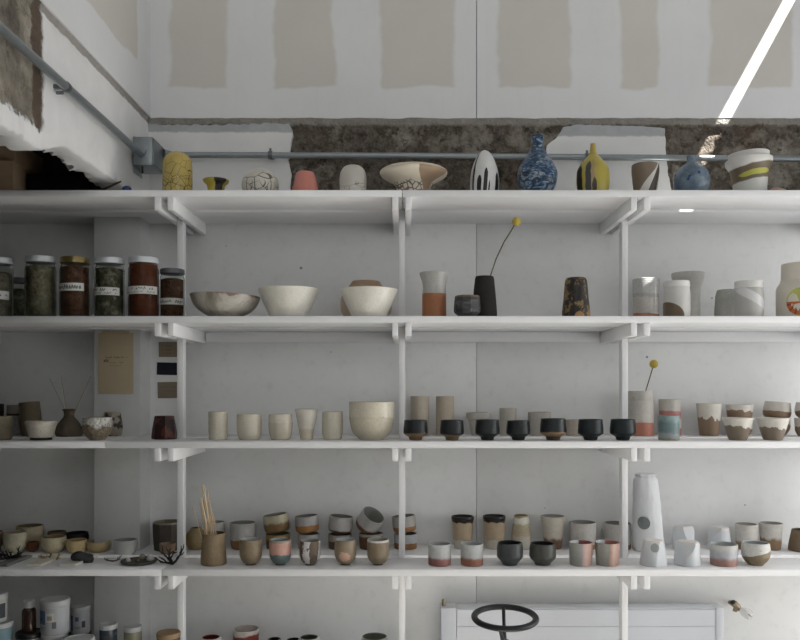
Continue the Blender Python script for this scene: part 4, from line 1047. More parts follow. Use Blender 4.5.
pot('cup', 'brown and white drip cup, upper one behind the left flared cup', 'cup', 739.5, REAR, 3, 404.5, [(0, 10.2), (.1, 11.4), (1, 13)], DRIP(.56), zb=top_of(l1) + .0025, group=GR3, inside=(190, 186, 176))
l2 = pot('cup', 'brown cup peeking out low behind the right flared dripping cup', 'cup', 776.5, REAR, 3, 418, [(0, 7.5), (.15, 10), (.5, 12.8), (1, 12.4)], DRIP(.75), group=GR3)
pot('cup', 'tilted brown and white cup stacked behind the right flared cup', 'cup', 776.5, REAR, 3, 402, [(0, 10.6), (.14, 12.6), (.4, 13.2), (.8, 12.4), (1, 11.8)], G([(0, C(132, 104, 78)), (.42, C(200, 194, 182))], amp=.08, soft=.015, name='brown_white_dip'), zb=top_of(l2) + .003, rot=(0, math.radians(5), 0), group=GR3, inside=(190, 186, 176))
l3 = pot('cup', 'brown and white cup at right frame edge, lower of two', 'cup', 808.5, REAR - .05, 3, 418, SM, DRIP(.5), group=GR3)
pot('cup', 'brown and white cup at right frame edge, upper of two', 'cup', 808.5, REAR - .05, 3, 402.5, [(0, 9), (.2, 11.8), (.5, 12.6), (1, 11.4)], DRIP(.4), zb=top_of(l3) + .003, group=GR3)
# ------------------------------------------------------------------ shelf four, left end
GL4 = 'small bowls at the left of the fourth shelf'
TAN = lambda c=(196, 178, 136), **k: G(C(*c), mott=.14, rough=.65, speck=.4, name='tan_clay_glaze', **k)
BW = lambda h, b=.55: [(0, h * b), (.06, h * (b + .06)), (.35, h * .92), (.7, h), (1, h * .97)]
def b4(name, label, cat, cx, d, ytop, prof, m, inside, **k): return pot(name, label, cat, cx, d, 4, ytop, prof, m, inside=inside, group=GL4, **k)
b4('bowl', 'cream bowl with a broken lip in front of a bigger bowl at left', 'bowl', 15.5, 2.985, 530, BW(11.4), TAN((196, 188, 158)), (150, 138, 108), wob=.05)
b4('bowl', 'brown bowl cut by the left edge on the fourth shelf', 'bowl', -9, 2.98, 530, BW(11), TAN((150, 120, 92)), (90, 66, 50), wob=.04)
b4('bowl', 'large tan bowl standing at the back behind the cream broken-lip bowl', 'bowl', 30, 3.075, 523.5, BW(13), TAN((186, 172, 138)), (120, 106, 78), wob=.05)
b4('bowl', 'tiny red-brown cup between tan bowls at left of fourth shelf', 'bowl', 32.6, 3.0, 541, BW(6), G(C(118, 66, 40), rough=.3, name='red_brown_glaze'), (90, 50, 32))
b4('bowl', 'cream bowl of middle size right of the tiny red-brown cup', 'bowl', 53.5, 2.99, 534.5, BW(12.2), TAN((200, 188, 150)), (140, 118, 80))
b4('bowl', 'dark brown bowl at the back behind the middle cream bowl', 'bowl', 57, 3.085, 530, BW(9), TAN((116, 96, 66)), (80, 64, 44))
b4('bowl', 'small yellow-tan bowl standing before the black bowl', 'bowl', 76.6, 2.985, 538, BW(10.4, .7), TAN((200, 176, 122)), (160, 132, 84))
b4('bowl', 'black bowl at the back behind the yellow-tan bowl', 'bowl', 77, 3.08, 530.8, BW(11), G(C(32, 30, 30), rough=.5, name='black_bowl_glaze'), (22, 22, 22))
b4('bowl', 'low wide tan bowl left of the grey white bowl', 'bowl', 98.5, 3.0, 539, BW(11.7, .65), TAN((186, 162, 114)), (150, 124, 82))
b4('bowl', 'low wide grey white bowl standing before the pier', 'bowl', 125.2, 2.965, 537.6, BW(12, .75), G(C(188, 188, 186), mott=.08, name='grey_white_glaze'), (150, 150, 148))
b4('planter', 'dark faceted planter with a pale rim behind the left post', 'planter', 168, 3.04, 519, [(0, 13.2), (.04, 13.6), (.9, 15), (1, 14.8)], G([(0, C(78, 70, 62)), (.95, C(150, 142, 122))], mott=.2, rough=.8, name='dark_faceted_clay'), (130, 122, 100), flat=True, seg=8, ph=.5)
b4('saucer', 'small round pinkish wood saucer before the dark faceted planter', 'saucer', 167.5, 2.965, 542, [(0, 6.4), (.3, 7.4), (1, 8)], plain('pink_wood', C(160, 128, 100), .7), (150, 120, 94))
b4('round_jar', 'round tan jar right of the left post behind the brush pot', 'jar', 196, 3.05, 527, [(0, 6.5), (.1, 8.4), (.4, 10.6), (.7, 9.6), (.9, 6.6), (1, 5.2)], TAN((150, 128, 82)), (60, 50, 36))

GT4 = 'small finds along the front of the fourth shelf'
Z4 = SHELF[4]
def tile(label, px0, px1, py0, py1, m, rz=0.0, skew=.0):
    # the near edge at py1, the far edge at py0: a thin flat tile lying on the board
    dn, df = (CAMZ - Z4) * F / (py1 - HY), (CAMZ - Z4) * F / (py0 - HY)
    dn = max(dn, D0 + .012)
    x0, x1 = PX(px0, dn), PX(px1, dn)
    bm = bmesh.new(); h = .009
    q = [(-(x1 - x0) / 2, 0), ((x1 - x0) / 2, 0), ((x1 - x0) / 2 + skew, df - dn), (-(x1 - x0) / 2 + skew, df - dn)]
    a = [bm.verts.new((x, y, 0)) for x, y in q]; e = [bm.verts.new((x, y, h)) for x, y in q]
    bm.faces.new(a[::-1]); bm.faces.new(e)
    for i in range(4): bm.faces.new((a[i], a[(i + 1) % 4], e[(i + 1) % 4], e[i]))
    bmesh.ops.bevel(bm, geom=list(bm.edges), offset=.001, segments=2, affect='EDGES')
    return tag(link('tile', bm, m, None, ((x0 + x1) / 2, dn, Z4 + GAP)), label, 'tile', GT4)
CT = plain('cream_test_tile', C(226, 220, 202), .35, 0, .06); DTL = plain('grey_test_tile', C(122, 120, 116), .4, 0, .2)
tile('grey glazed tile with dark edge at the far left front of fourth shelf', -6, 7.5, 557.5, 567, DTL, skew=.012)
tile('cream tile lying flat below the curled dry leaf', 26.5, 41.5, 557, 566.8, CT, skew=.012)
tile('cream tile lying flat before the black rock', 58.5, 75.5, 556.5, 567, plain('cream_grey_tile', C(220, 215, 202), .35, 0, .08), skew=.012)
BLKROCK = plain('black_rock', C(46, 46, 50), .7, 0, .3, 90, bump=.8)
rock('rock', BLKROCK, (.040, .026, .024), 21, None, (PX(81, 2.80), 2.81, Z4 + .001), (0, 0, .2))
tag(bpy.data.objects['rock'], 'black rock behind the cream tile on the fourth shelf', 'rock', GT4)

def branch(name, label, cat, loc, m, nb, size, seed, spread=1.0, rise=.6, r0=.0045, group=GT4, flat=False):
    rr = random.Random(seed); bm = bmesh.new()
    def grow(p, d, r, L, lev):
        pts, rad = [p.copy()], [r]; n = 4
        for i in range(n):
            d = (d + Vector((rr.uniform(-.4, .4), rr.uniform(-.4, .4), rr.uniform(-.25, .3)))).normalized()
            p = p + d * L / n
            p.z = max(p.z, r)
            pts.append(p.copy()); rad.append(r * (1 - .16 * (i + 1)))
            if lev and i in (1, 2) and rr.random() < .9:
                s = Vector((rr.uniform(-1, 1), rr.uniform(-.8, .8), rr.uniform(.0, .9)))
                grow(p.copy(), (d * .6 + s * .7).normalized(), r * .75, L * .6, lev - 1)
        add_tube(bm, pts, rad, 6)
    for k in range(nb):
        a = -1.2 + 2.4 * k / max(1, nb - 1) if not flat else 2 * PI * k / nb
        d = Vector((math.sin(a) * spread, math.cos(a) * .25 if not flat else math.cos(a) * .6, rise * (.35 + .6 * abs(math.cos(a))) if not flat else .12)).normalized()
        grow(Vector((0, 0, r0)), d, r0, size * rr.uniform(.75, 1.1), 2)
    return tag(link(name, bm, m, None, loc), label, cat, group)
BARK = plain('black_coral', C(36, 32, 30), .5, 0, .2)
branch('coral_branch', 'black branching coral lying on the shelf front before the left post', 'coral', (PX(172, 2.76), 2.765, Z4), BARK, 5, .050, 12, 1.15, .7, .0048)
branch('twig_bundle', 'tangle of black twigs at the far left of fourth shelf', 'twigs', (PX(10, 2.83), 2.84, Z4 + .004), plain('black_twigs', C(30, 28, 26), .6), 9, .044, 5, 1.2, .35, .0046, flat=True)
branch('dry_leaf', 'curled dry yellow-brown twig lying before the cream bowl', 'twig', (PX(48, 2.83), 2.84, Z4), plain('dry_yellow', C(156, 120, 62), .7), 3, .036, 9, 1.3, .05, .0046)
branch('red_twig', 'small dark red twig left of the dark stone dish', 'twig', (PX(111, 2.81), 2.82, Z4), plain('red_twig', C(84, 40, 34), .6), 2, .028, 31, 1.2, .5, .0028)
dd = 2.80; k = dd / F
dish = pot('stone_dish', 'dark grey-green stone dish holding small white stones', 'dish', 139, dd, 4, 556.5, [(0, 13.5), (.15, 15.5), (.8, 17.6), (1, 17.8)], plain('dark_stone', C(70, 72, 64), .75, 0, .25, 60), inside=(58, 58, 52), wob=.05, group=GT4, th=.006)
zd = Z4 + .0085
for i, (px, dy, s, lab, c) in enumerate(((129.5, -.012, .0085, 'small white stone in the left of the dark dish', (214, 210, 204)), (149.8, .008, .0135, 'larger white pointed stone in the right of the dark dish', (206, 204, 200)), (139.5, -.020, .0085, 'brown pebble in the middle of the dark dish', (92, 78, 60)), (140, .024, .012, 'grey beige pebble at the back of the dark dish', (150, 142, 126)))):
    o = rock('pebble', plain('pebble_%d_%d_%d' % c, C(*c), .6), (s, s * .8, s * (1.0 if i != 1 else 1.15)), 40 + i, None, (PX(px, dd), dd + dy, zd), amp=.3)
    tag(o, lab, 'stone', GT4)

# ------------------------------------------------------------------ shelf four, first bay
bp = pot('brush_pot', 'tall olive brown brush pot holding a bunch of wooden sticks', 'pot', 213.6, 2.785, 4, 531, [(0, 12.2), (.04, 12.8), (.3, 12.5), (.7, 11.4), (1, 11.5)], G(C(138, 116, 84), mott=.12, rough=.7, speck=.2, name='olive_brown_clay'), inside=(90, 76, 56))
WOOD = plain('bamboo_stick', C(206, 178, 138), .7, 0, .15, 50)
STK = [(210.5, 556, 200.5, 486.5, .0024), (213, 556, 205, 491, .0024), (208, 556, 200, 503, .0022), (206.5, 556, 193, 506, .0012), (215, 556, 206.5, 490, .0018), (217, 557, 209.5, 502, .0021), (211, 557, 203, 497, .0026), (219, 558, 213, 511, .0017), (214, 557, 203.5, 483, .0011)]
SLAB = ['longest thick wooden stick at the upper left of the brush pot', 'thick wooden stick right of the longest one in the brush pot', 'shorter thick wooden stick at the left of the bundle in brush pot',
        'thin stick leaning furthest left out of the brush pot', 'thin long stick in the middle of the brush pot bundle', 'short wooden stick at the right of the brush pot bundle', 'thickest wooden stick in the front of the brush pot bundle', 'shortest stick furthest right in the brush pot', 'thinnest highest stick tip in the brush pot bundle']
for i, ((x0, y0, x1, y1, r), lab) in enumerate(zip(STK, SLAB)):
    stick('wooden_stick', lab, x0, y0, x1, y1, 2.785, r * 1.3, WOOD, dy=(.028, -.010, .006, -.008, .014, .002, -.026, -.004, .005)[i], group='sticks in the brush pot')
GS = 'grey and brown cups at the back of the fourth shelf'
GRB = lambda t=.34, c1=(138, 96, 52), c2=(172, 170, 166), **k: G([(0, C(*c1)), (t, C(*c2))], soft=.015, amp=.05, mott=.12, name='grey_ochre_glaze', **k)
def r4(label, cx, ytop, prof, m, d=3.065, inside=(130, 128, 122), name='cup', cat='cup', group=GS, **k): return pot(name, label, cat, cx, d, 4, ytop, prof, m, inside=inside, group=group, **k)
r4('grey cup half hidden behind the sticks of the brush pot', 216, 520.5, CYL(9), GRB(.2))
r4('wide grey cup with ochre base between brush pot and first stack', 243.2, 520.5, [(0, 10.6), (.06, 11.8), (.3, 12.7), (1, 13)], GRB(.36, (140, 96, 56)))
def stack(cx1, cx2, y1, y2, h1, h2, m1, m2, tilt, lab1, lab2, dx=0.0, up=.010, p2=None, ins=(120, 116, 108), dip=.4):
    lo = r4(lab1, cx1, y1, CYL(h1, .95), m1, inside=ins)
    # the upper cup: level height from the photo, then tilted on the rim of the lower one
    zb = top_of(lo) + up
    up_ = r4(lab2, cx2, y2, p2 or [(0, h2 * .84), (.08, h2 * .94), (.35, h2), (1, h2 * .97)], m2, zb=zb, rot=(0, math.radians(tilt), 0), inside=ins)
    return lo, up_
OLV = lambda t: G([(0, C(120, 88, 48)), (t, C(176, 168, 138))], soft=.08, amp=.16, mott=.14, rough=.3, name='olive_ash_glaze')
stack(278, 277.6, 531.5, 512.5, 12, 12.8, G([(0, C(110, 82, 48)), (.6, C(150, 118, 60))], name='ochre_glaze', rough=.25), OLV(.55), -8, 'ochre cup underneath the tilted olive cup behind the pink and teal cup', 'tilted olive and cream cup, leftmost top of the stacked cups')
stack(308.6, 307.6, 531.8, 514, 10.8, 11.8, GRB(.1), GRB(.44, (164, 108, 50), (168, 166, 164)), -5, 'grey cup underneath the ochre banded cup behind black white cup', 'grey cup with a clean ochre base, second top of the stacked cups')
stack(340, 340, 532, 514.3, 11.8, 12.2, GRB(.55, (88, 60, 40), (150, 138, 126)), GRB(.14, (92, 62, 40), (166, 164, 160)), 6, 'brown cup with thin grey rim under the third stacked cup', 'grey cup with thin brown base, third top of the stacked cups')
lo4 = r4('brown cup with grey rim under the cup lying on its side', 371, 531, CYL(12, .95), GRB(.84, (100, 66, 42), (160, 154, 146)))
hh = 12.2; k4 = 3.065 / F
o = r4('grey cup lying tipped on another so its mouth shows', 371, 511, [(0, hh * .86), (.08, hh * .95), (.3, hh), (1, hh * .99)], GRB(.3, (110, 70, 44), (168, 166, 162)), zb=top_of(lo4) + .012, rot=(math.radians(24), math.radians(32), 0), inside=(140, 140, 134))
o.location.x = PX(365.5, 3.065); o.location.z = top_of(lo4) + .0225
stack(405.5, 405, 531.5, 514, 11.6, 11.8, GRB(.42, (146, 98, 50), (170, 172, 176), ), GRB(.34, (150, 102, 54), (164, 160, 154)), -6, 'grey cup with wavy ochre base under another, behind middle post', 'tilted grey and ochre cup on top behind the middle post')

GF = 'small round cups in front on the fourth shelf'
def f4(label, cx, ytop, h, m, inside=(160, 166, 166), prof=None, name='cup', foot=True):
    m_ = m
    if foot:
        return footed(name, label, 'cup', cx, 2.775, 4, ytop, [(.06, h * .50), (.10, h * .66), (.22, h * .86), (.4, h * .98), (.6, h), (1, h * .98)], m_, (h * .46, h * .44), plain('brown_foot_clay', C(84, 72, 56), .8), .07, inside, GF)
    return pot(name, label, 'cup', cx, 2.775, 4, ytop, prof, m_, inside=inside, group=GF)
f4('plain olive brown round cup right of the brush pot', 250.8, 537.5, 11.3, G(C(134, 116, 88), rough=.35, mott=.2, name='olive_round'), (170, 172, 168))
f4('round cup pink above and teal below, in the front row', 280.3, 537.8, 11, G([(0, C(92, 112, 112)), (.45, C(196, 146, 128)), (.93, C(150, 140, 122))], amp=.10, soft=.015, mott=.16, name='pink_teal_glaze'), (140, 150, 150))
def bwdrip(h):
    b = NB('brown_white_runs', .45); a = b.az(); n = b.noise(30, 4, .6, b.mapped((1, 1, .5)), .8); n2 = b.noise(70, 4, .7)
    c = b.mix(b.smooth(b.math('SINE', b.math('MULTIPLY_ADD', n, 5.0, b.math('MULTIPLY', a, 3.4))), .0, .12), C(96, 80, 62), C(196, 192, 190))
    return b.color(b.mix(b.math('MULTIPLY', b.smooth(n2, .58, .64), .9), c, C(34, 32, 30)))
f4('round cup with white runs and black spots on brown', 310, 539, 10.4, bwdrip, (150, 146, 138))
def pinkspot(h):
    b = NB('olive_pink_patch', .4); a = b.az(); o = b.xyz(); t = b.math('DIVIDE', o[2], h)
    r = b.math('ADD', b.math('POWER', b.math('ADD', a, .05), 2.0), b.math('POWER', b.math('MULTIPLY', b.math('SUBTRACT', t, .38), 3.2), 2.0))
    m = b.math('SUBTRACT', 1, b.smooth(b.math('MULTIPLY_ADD', b.noise(60, 4), 1.5, r), .95, 1.25))
    c = b.mix(1.0, C(140, 122, 96), b.grey(b.math('MULTIPLY_ADD', b.noise(30, 4), .4, .8)), 'MULTIPLY')
    return b.color(b.mix(m, c, C(206, 160, 134)))
f4('round olive cup with a pale pink patch on its front', 345.4, 537.8, 10.9, pinkspot, (170, 178, 180))
f4('round brown cup with white rim line beside the middle post', 378.1, 537.6, 11, G([(0, C(132, 114, 88)), (.93, C(196, 194, 186))], soft=.01, rough=.35, mott=.14, name='brown_white_rim'), (150, 146, 136))

# ------------------------------------------------------------------ shelf four, middle bay
GM = 'tumblers at the back of the fourth shelf'
DRK = lambda: G([(0, C(188, 180, 164)), (.28, C(176, 154, 124)), (.84, C(24, 22, 20)), (.965, C(24, 22, 20))], amp=.12, soft=.012, scale=40, zs=.3, rough=.3, speck=.2, name='beige_black_rim')
TM = lambda b, t: [(0, b * .96), (.03, b), (.26, b * 1.08), (.30, b * 1.18), (.9, t), (.94, t * 1.04), (1, t * 1.02)]
r4('beige tumbler with black rim and one black drip, left of the wall seam', 462.6, 514.5, TM(8.2, 11), DRK(), name='tumbler', cat='tumbler', group=GM, inside=(40, 36, 32))
r4('beige tumbler with an even black rim, right of the wall seam', 494.3, 514, TM(8.6, 11), DRK(), name='tumbler', cat='tumbler', group=GM, inside=(40, 36, 32))
r4('beige bottle-like tumbler narrowing to the top, with green-white shoulder', 521.2, 514.2, [(0, 9.8), (.03, 10.2), (.5, 9.2), (.9, 7.8), (.95, 7.2), (1, 7)], G([(0, C(186, 178, 162)), (.40, C(182, 162, 132)), (.66, C(176, 168, 124)), (.76, C(204, 200, 190)), (.96, C(150, 130, 86))], amp=.10, soft=.02, speck=.3, name='beige_green_shoulder'), name='tumbler', cat='tumbler', group=GM, inside=(120, 110, 80))
r4('flared grey-beige tumbler with a rusty brown base', 553, 514.2, [(0, 8), (.03, 8.5), (.3, 9.4), (1, 12)], G([(0, C(118, 86, 62)), (.33, C(192, 184, 168))], amp=.10, soft=.05, speck=.3, name='beige_rust_base'), name='tumbler', cat='tumbler', group=GM)
GRW = lambda: G([(0, C(160, 116, 72)), (.2, C(196, 192, 186))], amp=.04, soft=.015, speck=.4, name='grey_white_ochre_foot')
r4('wide grey cylinder cup with ochre foot in the back row', 582.7, 520, CYL(13.2, .97), GRW(), group=GM)
r4('wide grey cylinder cup half hidden behind the right post', 617.4, 521, CYL(13.4, .97), GRW(), group=GM)
GMF = 'cups in front on the fourth shelf, middle'
GRD = lambda lo_, t=.36: G([(0, C(*lo_)), (t, C(178, 180, 178))], amp=.10, soft=.06, speck=.3, mott=.12, name='grey_red_glaze')
f4('grey cup with a plum red base, nearest the middle post', 439.6, 541.3, 11.4, GRD((150, 92, 86)), (150, 152, 150), CYL(11.4, .98), foot=False)
f4('grey cup with rust red base, second from the middle post', 471.8, 541.3, 11.3, GRD((154, 96, 70)), (150, 152, 150), CYL(11.3, .98), foot=False)
BK2 = lambda c=(58, 62, 62): G(C(*c), rough=.42, mott=.2, name='charcoal_glaze')
BP = lambda h: [(0, h * .56), (.05, h * .58), (.10, h * .62), (.36, h * .98), (.42, h), (.75, h * 1.0), (1, h * .92)]
f4('charcoal rounded cup with a wide dark mouth, left of two', 509.9, 540.3, 13.2, BK2(), (34, 38, 38), BP(13), foot=False)
f4('charcoal rounded cup with a brownish sheen, right of two', 542.7, 541, 13.2, BK2((66, 66, 62)), (34, 38, 38), BP(13.2), foot=False)
def pinkside(seed, c1, c2):
    def make(h):
        b = NB('grey_pink_sided', .4); o = b.xyz(); n = b.noise(22, 3, .6, b.mapped((1, 1, .4), (seed, 0, 0)))
        c = b.ramp(b.math('MULTIPLY_ADD', b.math('SUBTRACT', n, .5), .35, b.math('MULTIPLY_ADD', o[0], 14, .5)), [(.30, C(150, 150, 142)), (.46, C(*c1)), (.52, C(*c2)), (.68, C(196, 162, 142)), (.82, C(176, 136, 122))])
        return b.color(b.mix(1.0, c, b.grey(b.math('MULTIPLY_ADD', b.noise(90, 3), .2, .9)), 'MULTIPLY'))
    return make
def two_in(o, a, c): 
    m = NB('inside_two_glazes', .35); x = m.xyz()[0]
    o.data.materials[1] = m.color(bands(m, m.math('MULTIPLY_ADD', x, 12, .5), [(0, C(*a)), (.5, C(*c))], .03))
o = f4('grey cup with lilac pink right side, left of the pair by right post', 580.8, 540.2, 11.7, pinkside(0, (150, 150, 146), (196, 152, 158)), (200, 202, 204), CYL(11.7, .93), foot=False); two_in(o, (204, 206, 208), (150, 80, 76))
o = f4('grey cup with salmon pink right side, right of the pair by right post', 607.4, 540, 12.2, pinkside(4, (138, 136, 124), (184, 140, 126)), (200, 202, 204), CYL(12.2, .88), foot=False); two_in(o, (204, 206, 208), (166, 96, 84))

# ------------------------------------------------------------------ shelf four, right bay
bag = empty('wrapped_bottle', (PX(648.5, 3.03), 3.03, Z4 + GAP), 'tall bottle wrapped in wrinkled white paper with a round grey sticker', 'wrapped bottle')
kk = 3.03 / F; bh = PZ(473.5, 3.03) - Z4 - GAP
bm = bmesh.new(); prof_ = spline([(0, 14.4), (.04, 15), (.3, 14.4), (.6, 13.2), (.82, 12.2), (.92, 11.2), (.965, 9.0), (.985, 10.4), (1, 9.6)], 9)
pts = [(r * kk, t * bh) for t, r in prof_]
rings = add_lathe(bm, [(0, 0)] + pts + [(pts[-1][0] * .6, bh - .006), (0, bh - .012)], 72)
for ring in rings:
    for v in ring:
        t = v.co.z / bh; a = math.atan2(v.co.x, -v.co.y); r = math.hypot(v.co.x, v.co.y)
        if r < 1e-5: continue
        f = 1 + .045 * noise.noise(Vector((a * 1.6, t * 7, 3))) + .05 * abs(noise.noise(Vector((a * 3, t * 9 + a, 8)))) + (.07 * math.sin(a * 9 + 2 * t) * max(0, (t - .80) / .2) ** 1.5)
        v.co.x *= f; v.co.y *= f
        if t > .985: v.co.z += .006 * noise.noise(Vector((a * 3, 1, 1)))
        v.co.x -= .012 * t
bmesh.ops.remove_doubles(bm, verts=bm.verts, dist=1e-6)
link('paper_wrap', bm, plain('white_wrap', C(222, 224, 226), .6, 0, .04, 50, bump=.4), bag, sharp=70)
bm = bmesh.new(); SR_ = 6.4 * kk; zc = PZ(523.3, 2.98) - Z4; xo = PX(643.6, 2.98) - PX(648.5, 3.03); RR = 14.6 * kk + .0012
a0 = math.asin(max(-.9, min(.9, (xo + .012 * zc / bh) / RR)))
def bpl(u, v): return (RR * math.sin(a0 + u / RR) - .012 * (zc + v) / bh, -RR * math.cos(a0 + u / RR), zc + v)
for i in range(32):
    A, B = 2 * PI * i / 32, 2 * PI * (i + 1) / 32
    f = bm.faces.new([bm.verts.new(bpl(r * math.cos(q), r * math.sin(q))) for r, q in ((0, A), (SR_, A), (SR_, B))])
def lighter(bm_, v0): 
    f = bm_.faces.new([bm_.verts.new(Vector(bpl(u, v)) + Vector((0, -.0005, 0))) for u, v in ((-SR_ * .8, v0), (SR_ * .8, v0), (SR_ * .8, v0 + .0012), (-SR_ * .8, v0 + .0012))]); f.material_index = 1
lighter(bm, .0)
link('round_sticker', bm, [plain('grey_sticker', C(122, 130, 130), .6), plain('sticker_line', C(170, 176, 176), .6)], bag, smooth=False)['label'] = 'round grey sticker with a thin pale line'

GW = 'pale blue-white upturned cups on the fourth shelf'
def facetcup(label, cx, d, ytop, hb, ht, seed, patch=None):
    k = d / F; h = PZ(ytop, d + ht * k * .5) - Z4
    bm = bmesh.new()
    out = [(hb * k * .97, 0), (hb * k, .002), ((hb * .6 + ht * .4) * k, h * .4), (ht * k * 1.04, h * .86), (ht * k * .98, h * .95), (ht * k * .86, h)]
    add_lathe(bm, [(0, 0)] + out + [(ht * k * .4, h * .995), (0, h * .99)], 40, wob=.05, seed=seed)
    # slice facets off the sides
    rr = random.Random(seed)
    bmesh.ops.remove_doubles(bm, verts=bm.verts, dist=1e-6)
    for q in range(3):
        a = rr.uniform(-1.2, 1.3); tl_ = rr.uniform(.1, .5)
        nrm = Vector((math.sin(a), -math.cos(a), tl_)).normalized()
        bmesh.ops.bisect_plane(bm, geom=bm.verts[:] + bm.edges[:] + bm.faces[:], plane_co=Vector((math.sin(a), -math.cos(a), 0)) * hb * k * .80 + Vector((0, 0, h * .55)), plane_no=nrm, clear_outer=True)
        bmesh.ops.holes_fill(bm, edges=[e for e in bm.edges if e.is_boundary], sides=0)
    b = NB('pale_blue_porcelain', .4); n = b.noise(20, 4); o_ = b.xyz()
    c = b.mix(n, C(196, 202, 206), C(210, 212, 214))
    c = b.mix(b.smooth(b.math('DIVIDE', o_[2], h), .88, .94), c, C(214, 208, 204))
    if patch:
        r = b.math('ADD', b.math('POWER', b.math('MULTIPLY', b.math('ADD', b.az(), .15), 1.7), 2.0), b.math('POWER', b.math('MULTIPLY', b.math('SUBTRACT', b.math('DIVIDE', o_[2], h), .74), 4.2), 2.0))
        c = b.mix(b.math('LESS_THAN', b.math('MULTIPLY_ADD', n, .5, r), .75), c, C(150, 156, 154))
    return tag(link('cup', bm, b.color(c), None, (PX(cx, d), d, Z4 + GAP), sharp=28), label, 'cup', GW)
facetcup('pale upturned cup with a grey patch, before the wrapped bottle', 653.4, 2.775, 539, 13.4, 10.0, 3, True)
facetcup('pale blue upturned cup in front between wrapped bottle and pink bowl', 687.6, 2.775, 540.3, 12.9, 11.4, 8)
facetcup('pale upturned cup at the back right of the wrapped bottle', 683.5, 3.05, 525.5, 10.6, 10, 14)
facetcup('pale upturned cup at the back behind the pink-based bowl', 719.6, 3.05, 526, 12.4, 9.8, 22)
GX = 'cups at the right of the fourth shelf'
pot('cup', 'grey oval cup with a dusky pink base at right of fourth shelf', 'cup', 723.6, 2.775, 4, 541.4, CYL(13.4, .94), G([(0, C(168, 122, 110)), (.36, C(174, 178, 184)), (.76, C(190, 189, 182))], amp=.10, soft=.085, slant=-.02, mott=.1, name='grey_pink_base'), inside=(160, 168, 170), group=GX)
pot('bowl', 'round cup glazed white over raw brown on a slanting line', 'cup', 755.7, 2.775, 4, 540.2, [(0, 7.2), (.05, 8), (.2, 11), (.45, 13.5), (.7, 13.6), (1, 12.8)], G([(0, C(130, 112, 82)), (.56, C(200, 200, 194))], amp=.05, soft=.012, slant=-.26, speck=.5, name='white_over_brown'), inside=(170, 176, 178), group=GX)
SND = lambda t: G([(0, C(138, 108, 76)), (t, C(198, 194, 186))], amp=.22, soft=.07, scale=30, speck=.5, speckc=(110, 90, 64), name='white_sandy_base')
r4('white cup with a small sandy brown base behind the white over brown cup', 746.4, 522.3, [(0, 9), (.04, 9.6), (.5, 10.2), (1, 10.6)], SND(.30), d=3.05, group=GX, inside=(150, 144, 134))
r4('white cup with a high sandy brown base, near the right edge', 770.8, 521.3, [(0, 8.8), (.04, 9.4), (.5, 10.3), (1, 11.2)], SND(.44), d=3.05, group=GX, inside=(150, 144, 134))
r4('raw brown cone cup at the right frame edge of the fourth shelf', 802.5, 528, [(0, 12.8), (.04, 13.2), (1, 10)], G(C(124, 104, 78), mott=.16, rough=.8, name='raw_brown'), d=3.02, group=GX, inside=(90, 76, 58))

# ------------------------------------------------------------------ shelf five
Z5 = SHELF[5]
GT = 'glaze tubs and jars on the lowest visible shelf'
PLW = plain('white_plastic_tub', C(176, 178, 176), .45, 0, .05); PLG = plain('grey_plastic_lid', C(182, 184, 184), .4, 0, .05)
def label_mat(base, blocks):
    """printed label: flat colour blocks, in angle and height"""
    b = NB('printed_label', .6); a = b.az(); z = b.xyz()[2]; c = base
    for (a0, a1, z0, z1, col) in blocks:
        m = b.math('MULTIPLY', b.math('MULTIPLY', b.math('GREATER_THAN', a, a0), b.math('LESS_THAN', a, a1)), b.math('MULTIPLY', b.math('GREATER_THAN', z, z0), b.math('LESS_THAN', z, z1)))
        c = b.mix(m, c, col)
    return b.color(c)
def tub(label, cx, d, ytop, ybot, half, bodym, lidm, lidpx, lab=None, name='tub', taper=.96, zb=None, cat='tub', neck=None):
    k = d / F; R_ = half * k
    H = PZ(ytop, d + R_) ; z0 = Z5 + GAP if ybot is None else (PZ(ybot, d - R_) if zb is None else zb)
    if zb is not None: z0 = zb
    H -= z0; lh = lidpx * k
    r = empty(name, (PX(cx, d), d, z0), label, cat, GT)
    bm = bmesh.new()
    if neck: outl = [(R_ * .96, 0), (R_, .004), (R_, (H - lh) * .84), (R_ * .9, (H - lh) * .93), (neck * k, (H - lh) * .96), (neck * k, H - lh + .001), (0, H - lh + .001)]
    else: outl = [(R_ * taper * .97, 0), (R_ * taper, .003), (R_ * .985, H - lh), (0, H - lh)]
    add_lathe(bm, [(0, 0)] + outl, 44); link('body', bm, bodym, r)
    rl = (neck * k * 1.12) if neck else R_ * 1.03
    bm = bmesh.new(); add_lathe(bm, [(0, H - lh + .0012), (rl * .99, H - lh + .0012), (rl, H - lh + .003), (rl, H - .003), (rl * .96, H), (rl * .86, H), (rl * .84, H - .0025), (0, H - .0025)], 44)
    link('lid', bm, lidm, r)
    if lab:
        a0, a1, f0, f1, m = lab; bm = bmesh.new(); n = 28; hb = H - lh
        for s, rr in ((0, 1.008),):
            g = [[bm.verts.new((R_ * (rr * (taper + (.985 - taper) * f) + .004) * math.sin(a0 + (a1 - a0) * i / n), -R_ * (rr * (taper + (.985 - taper) * f) + .004) * math.cos(a0 + (a1 - a0) * i / n), f * hb)) for i in range(n + 1)] for f in (f0, f1)]
            for i in range(n): bm.faces.new((g[0][i], g[0][i + 1], g[1][i + 1], g[1][i]))
        link('printed_label', bm, m(hb), r)
    o_h[r.name] = H; return r
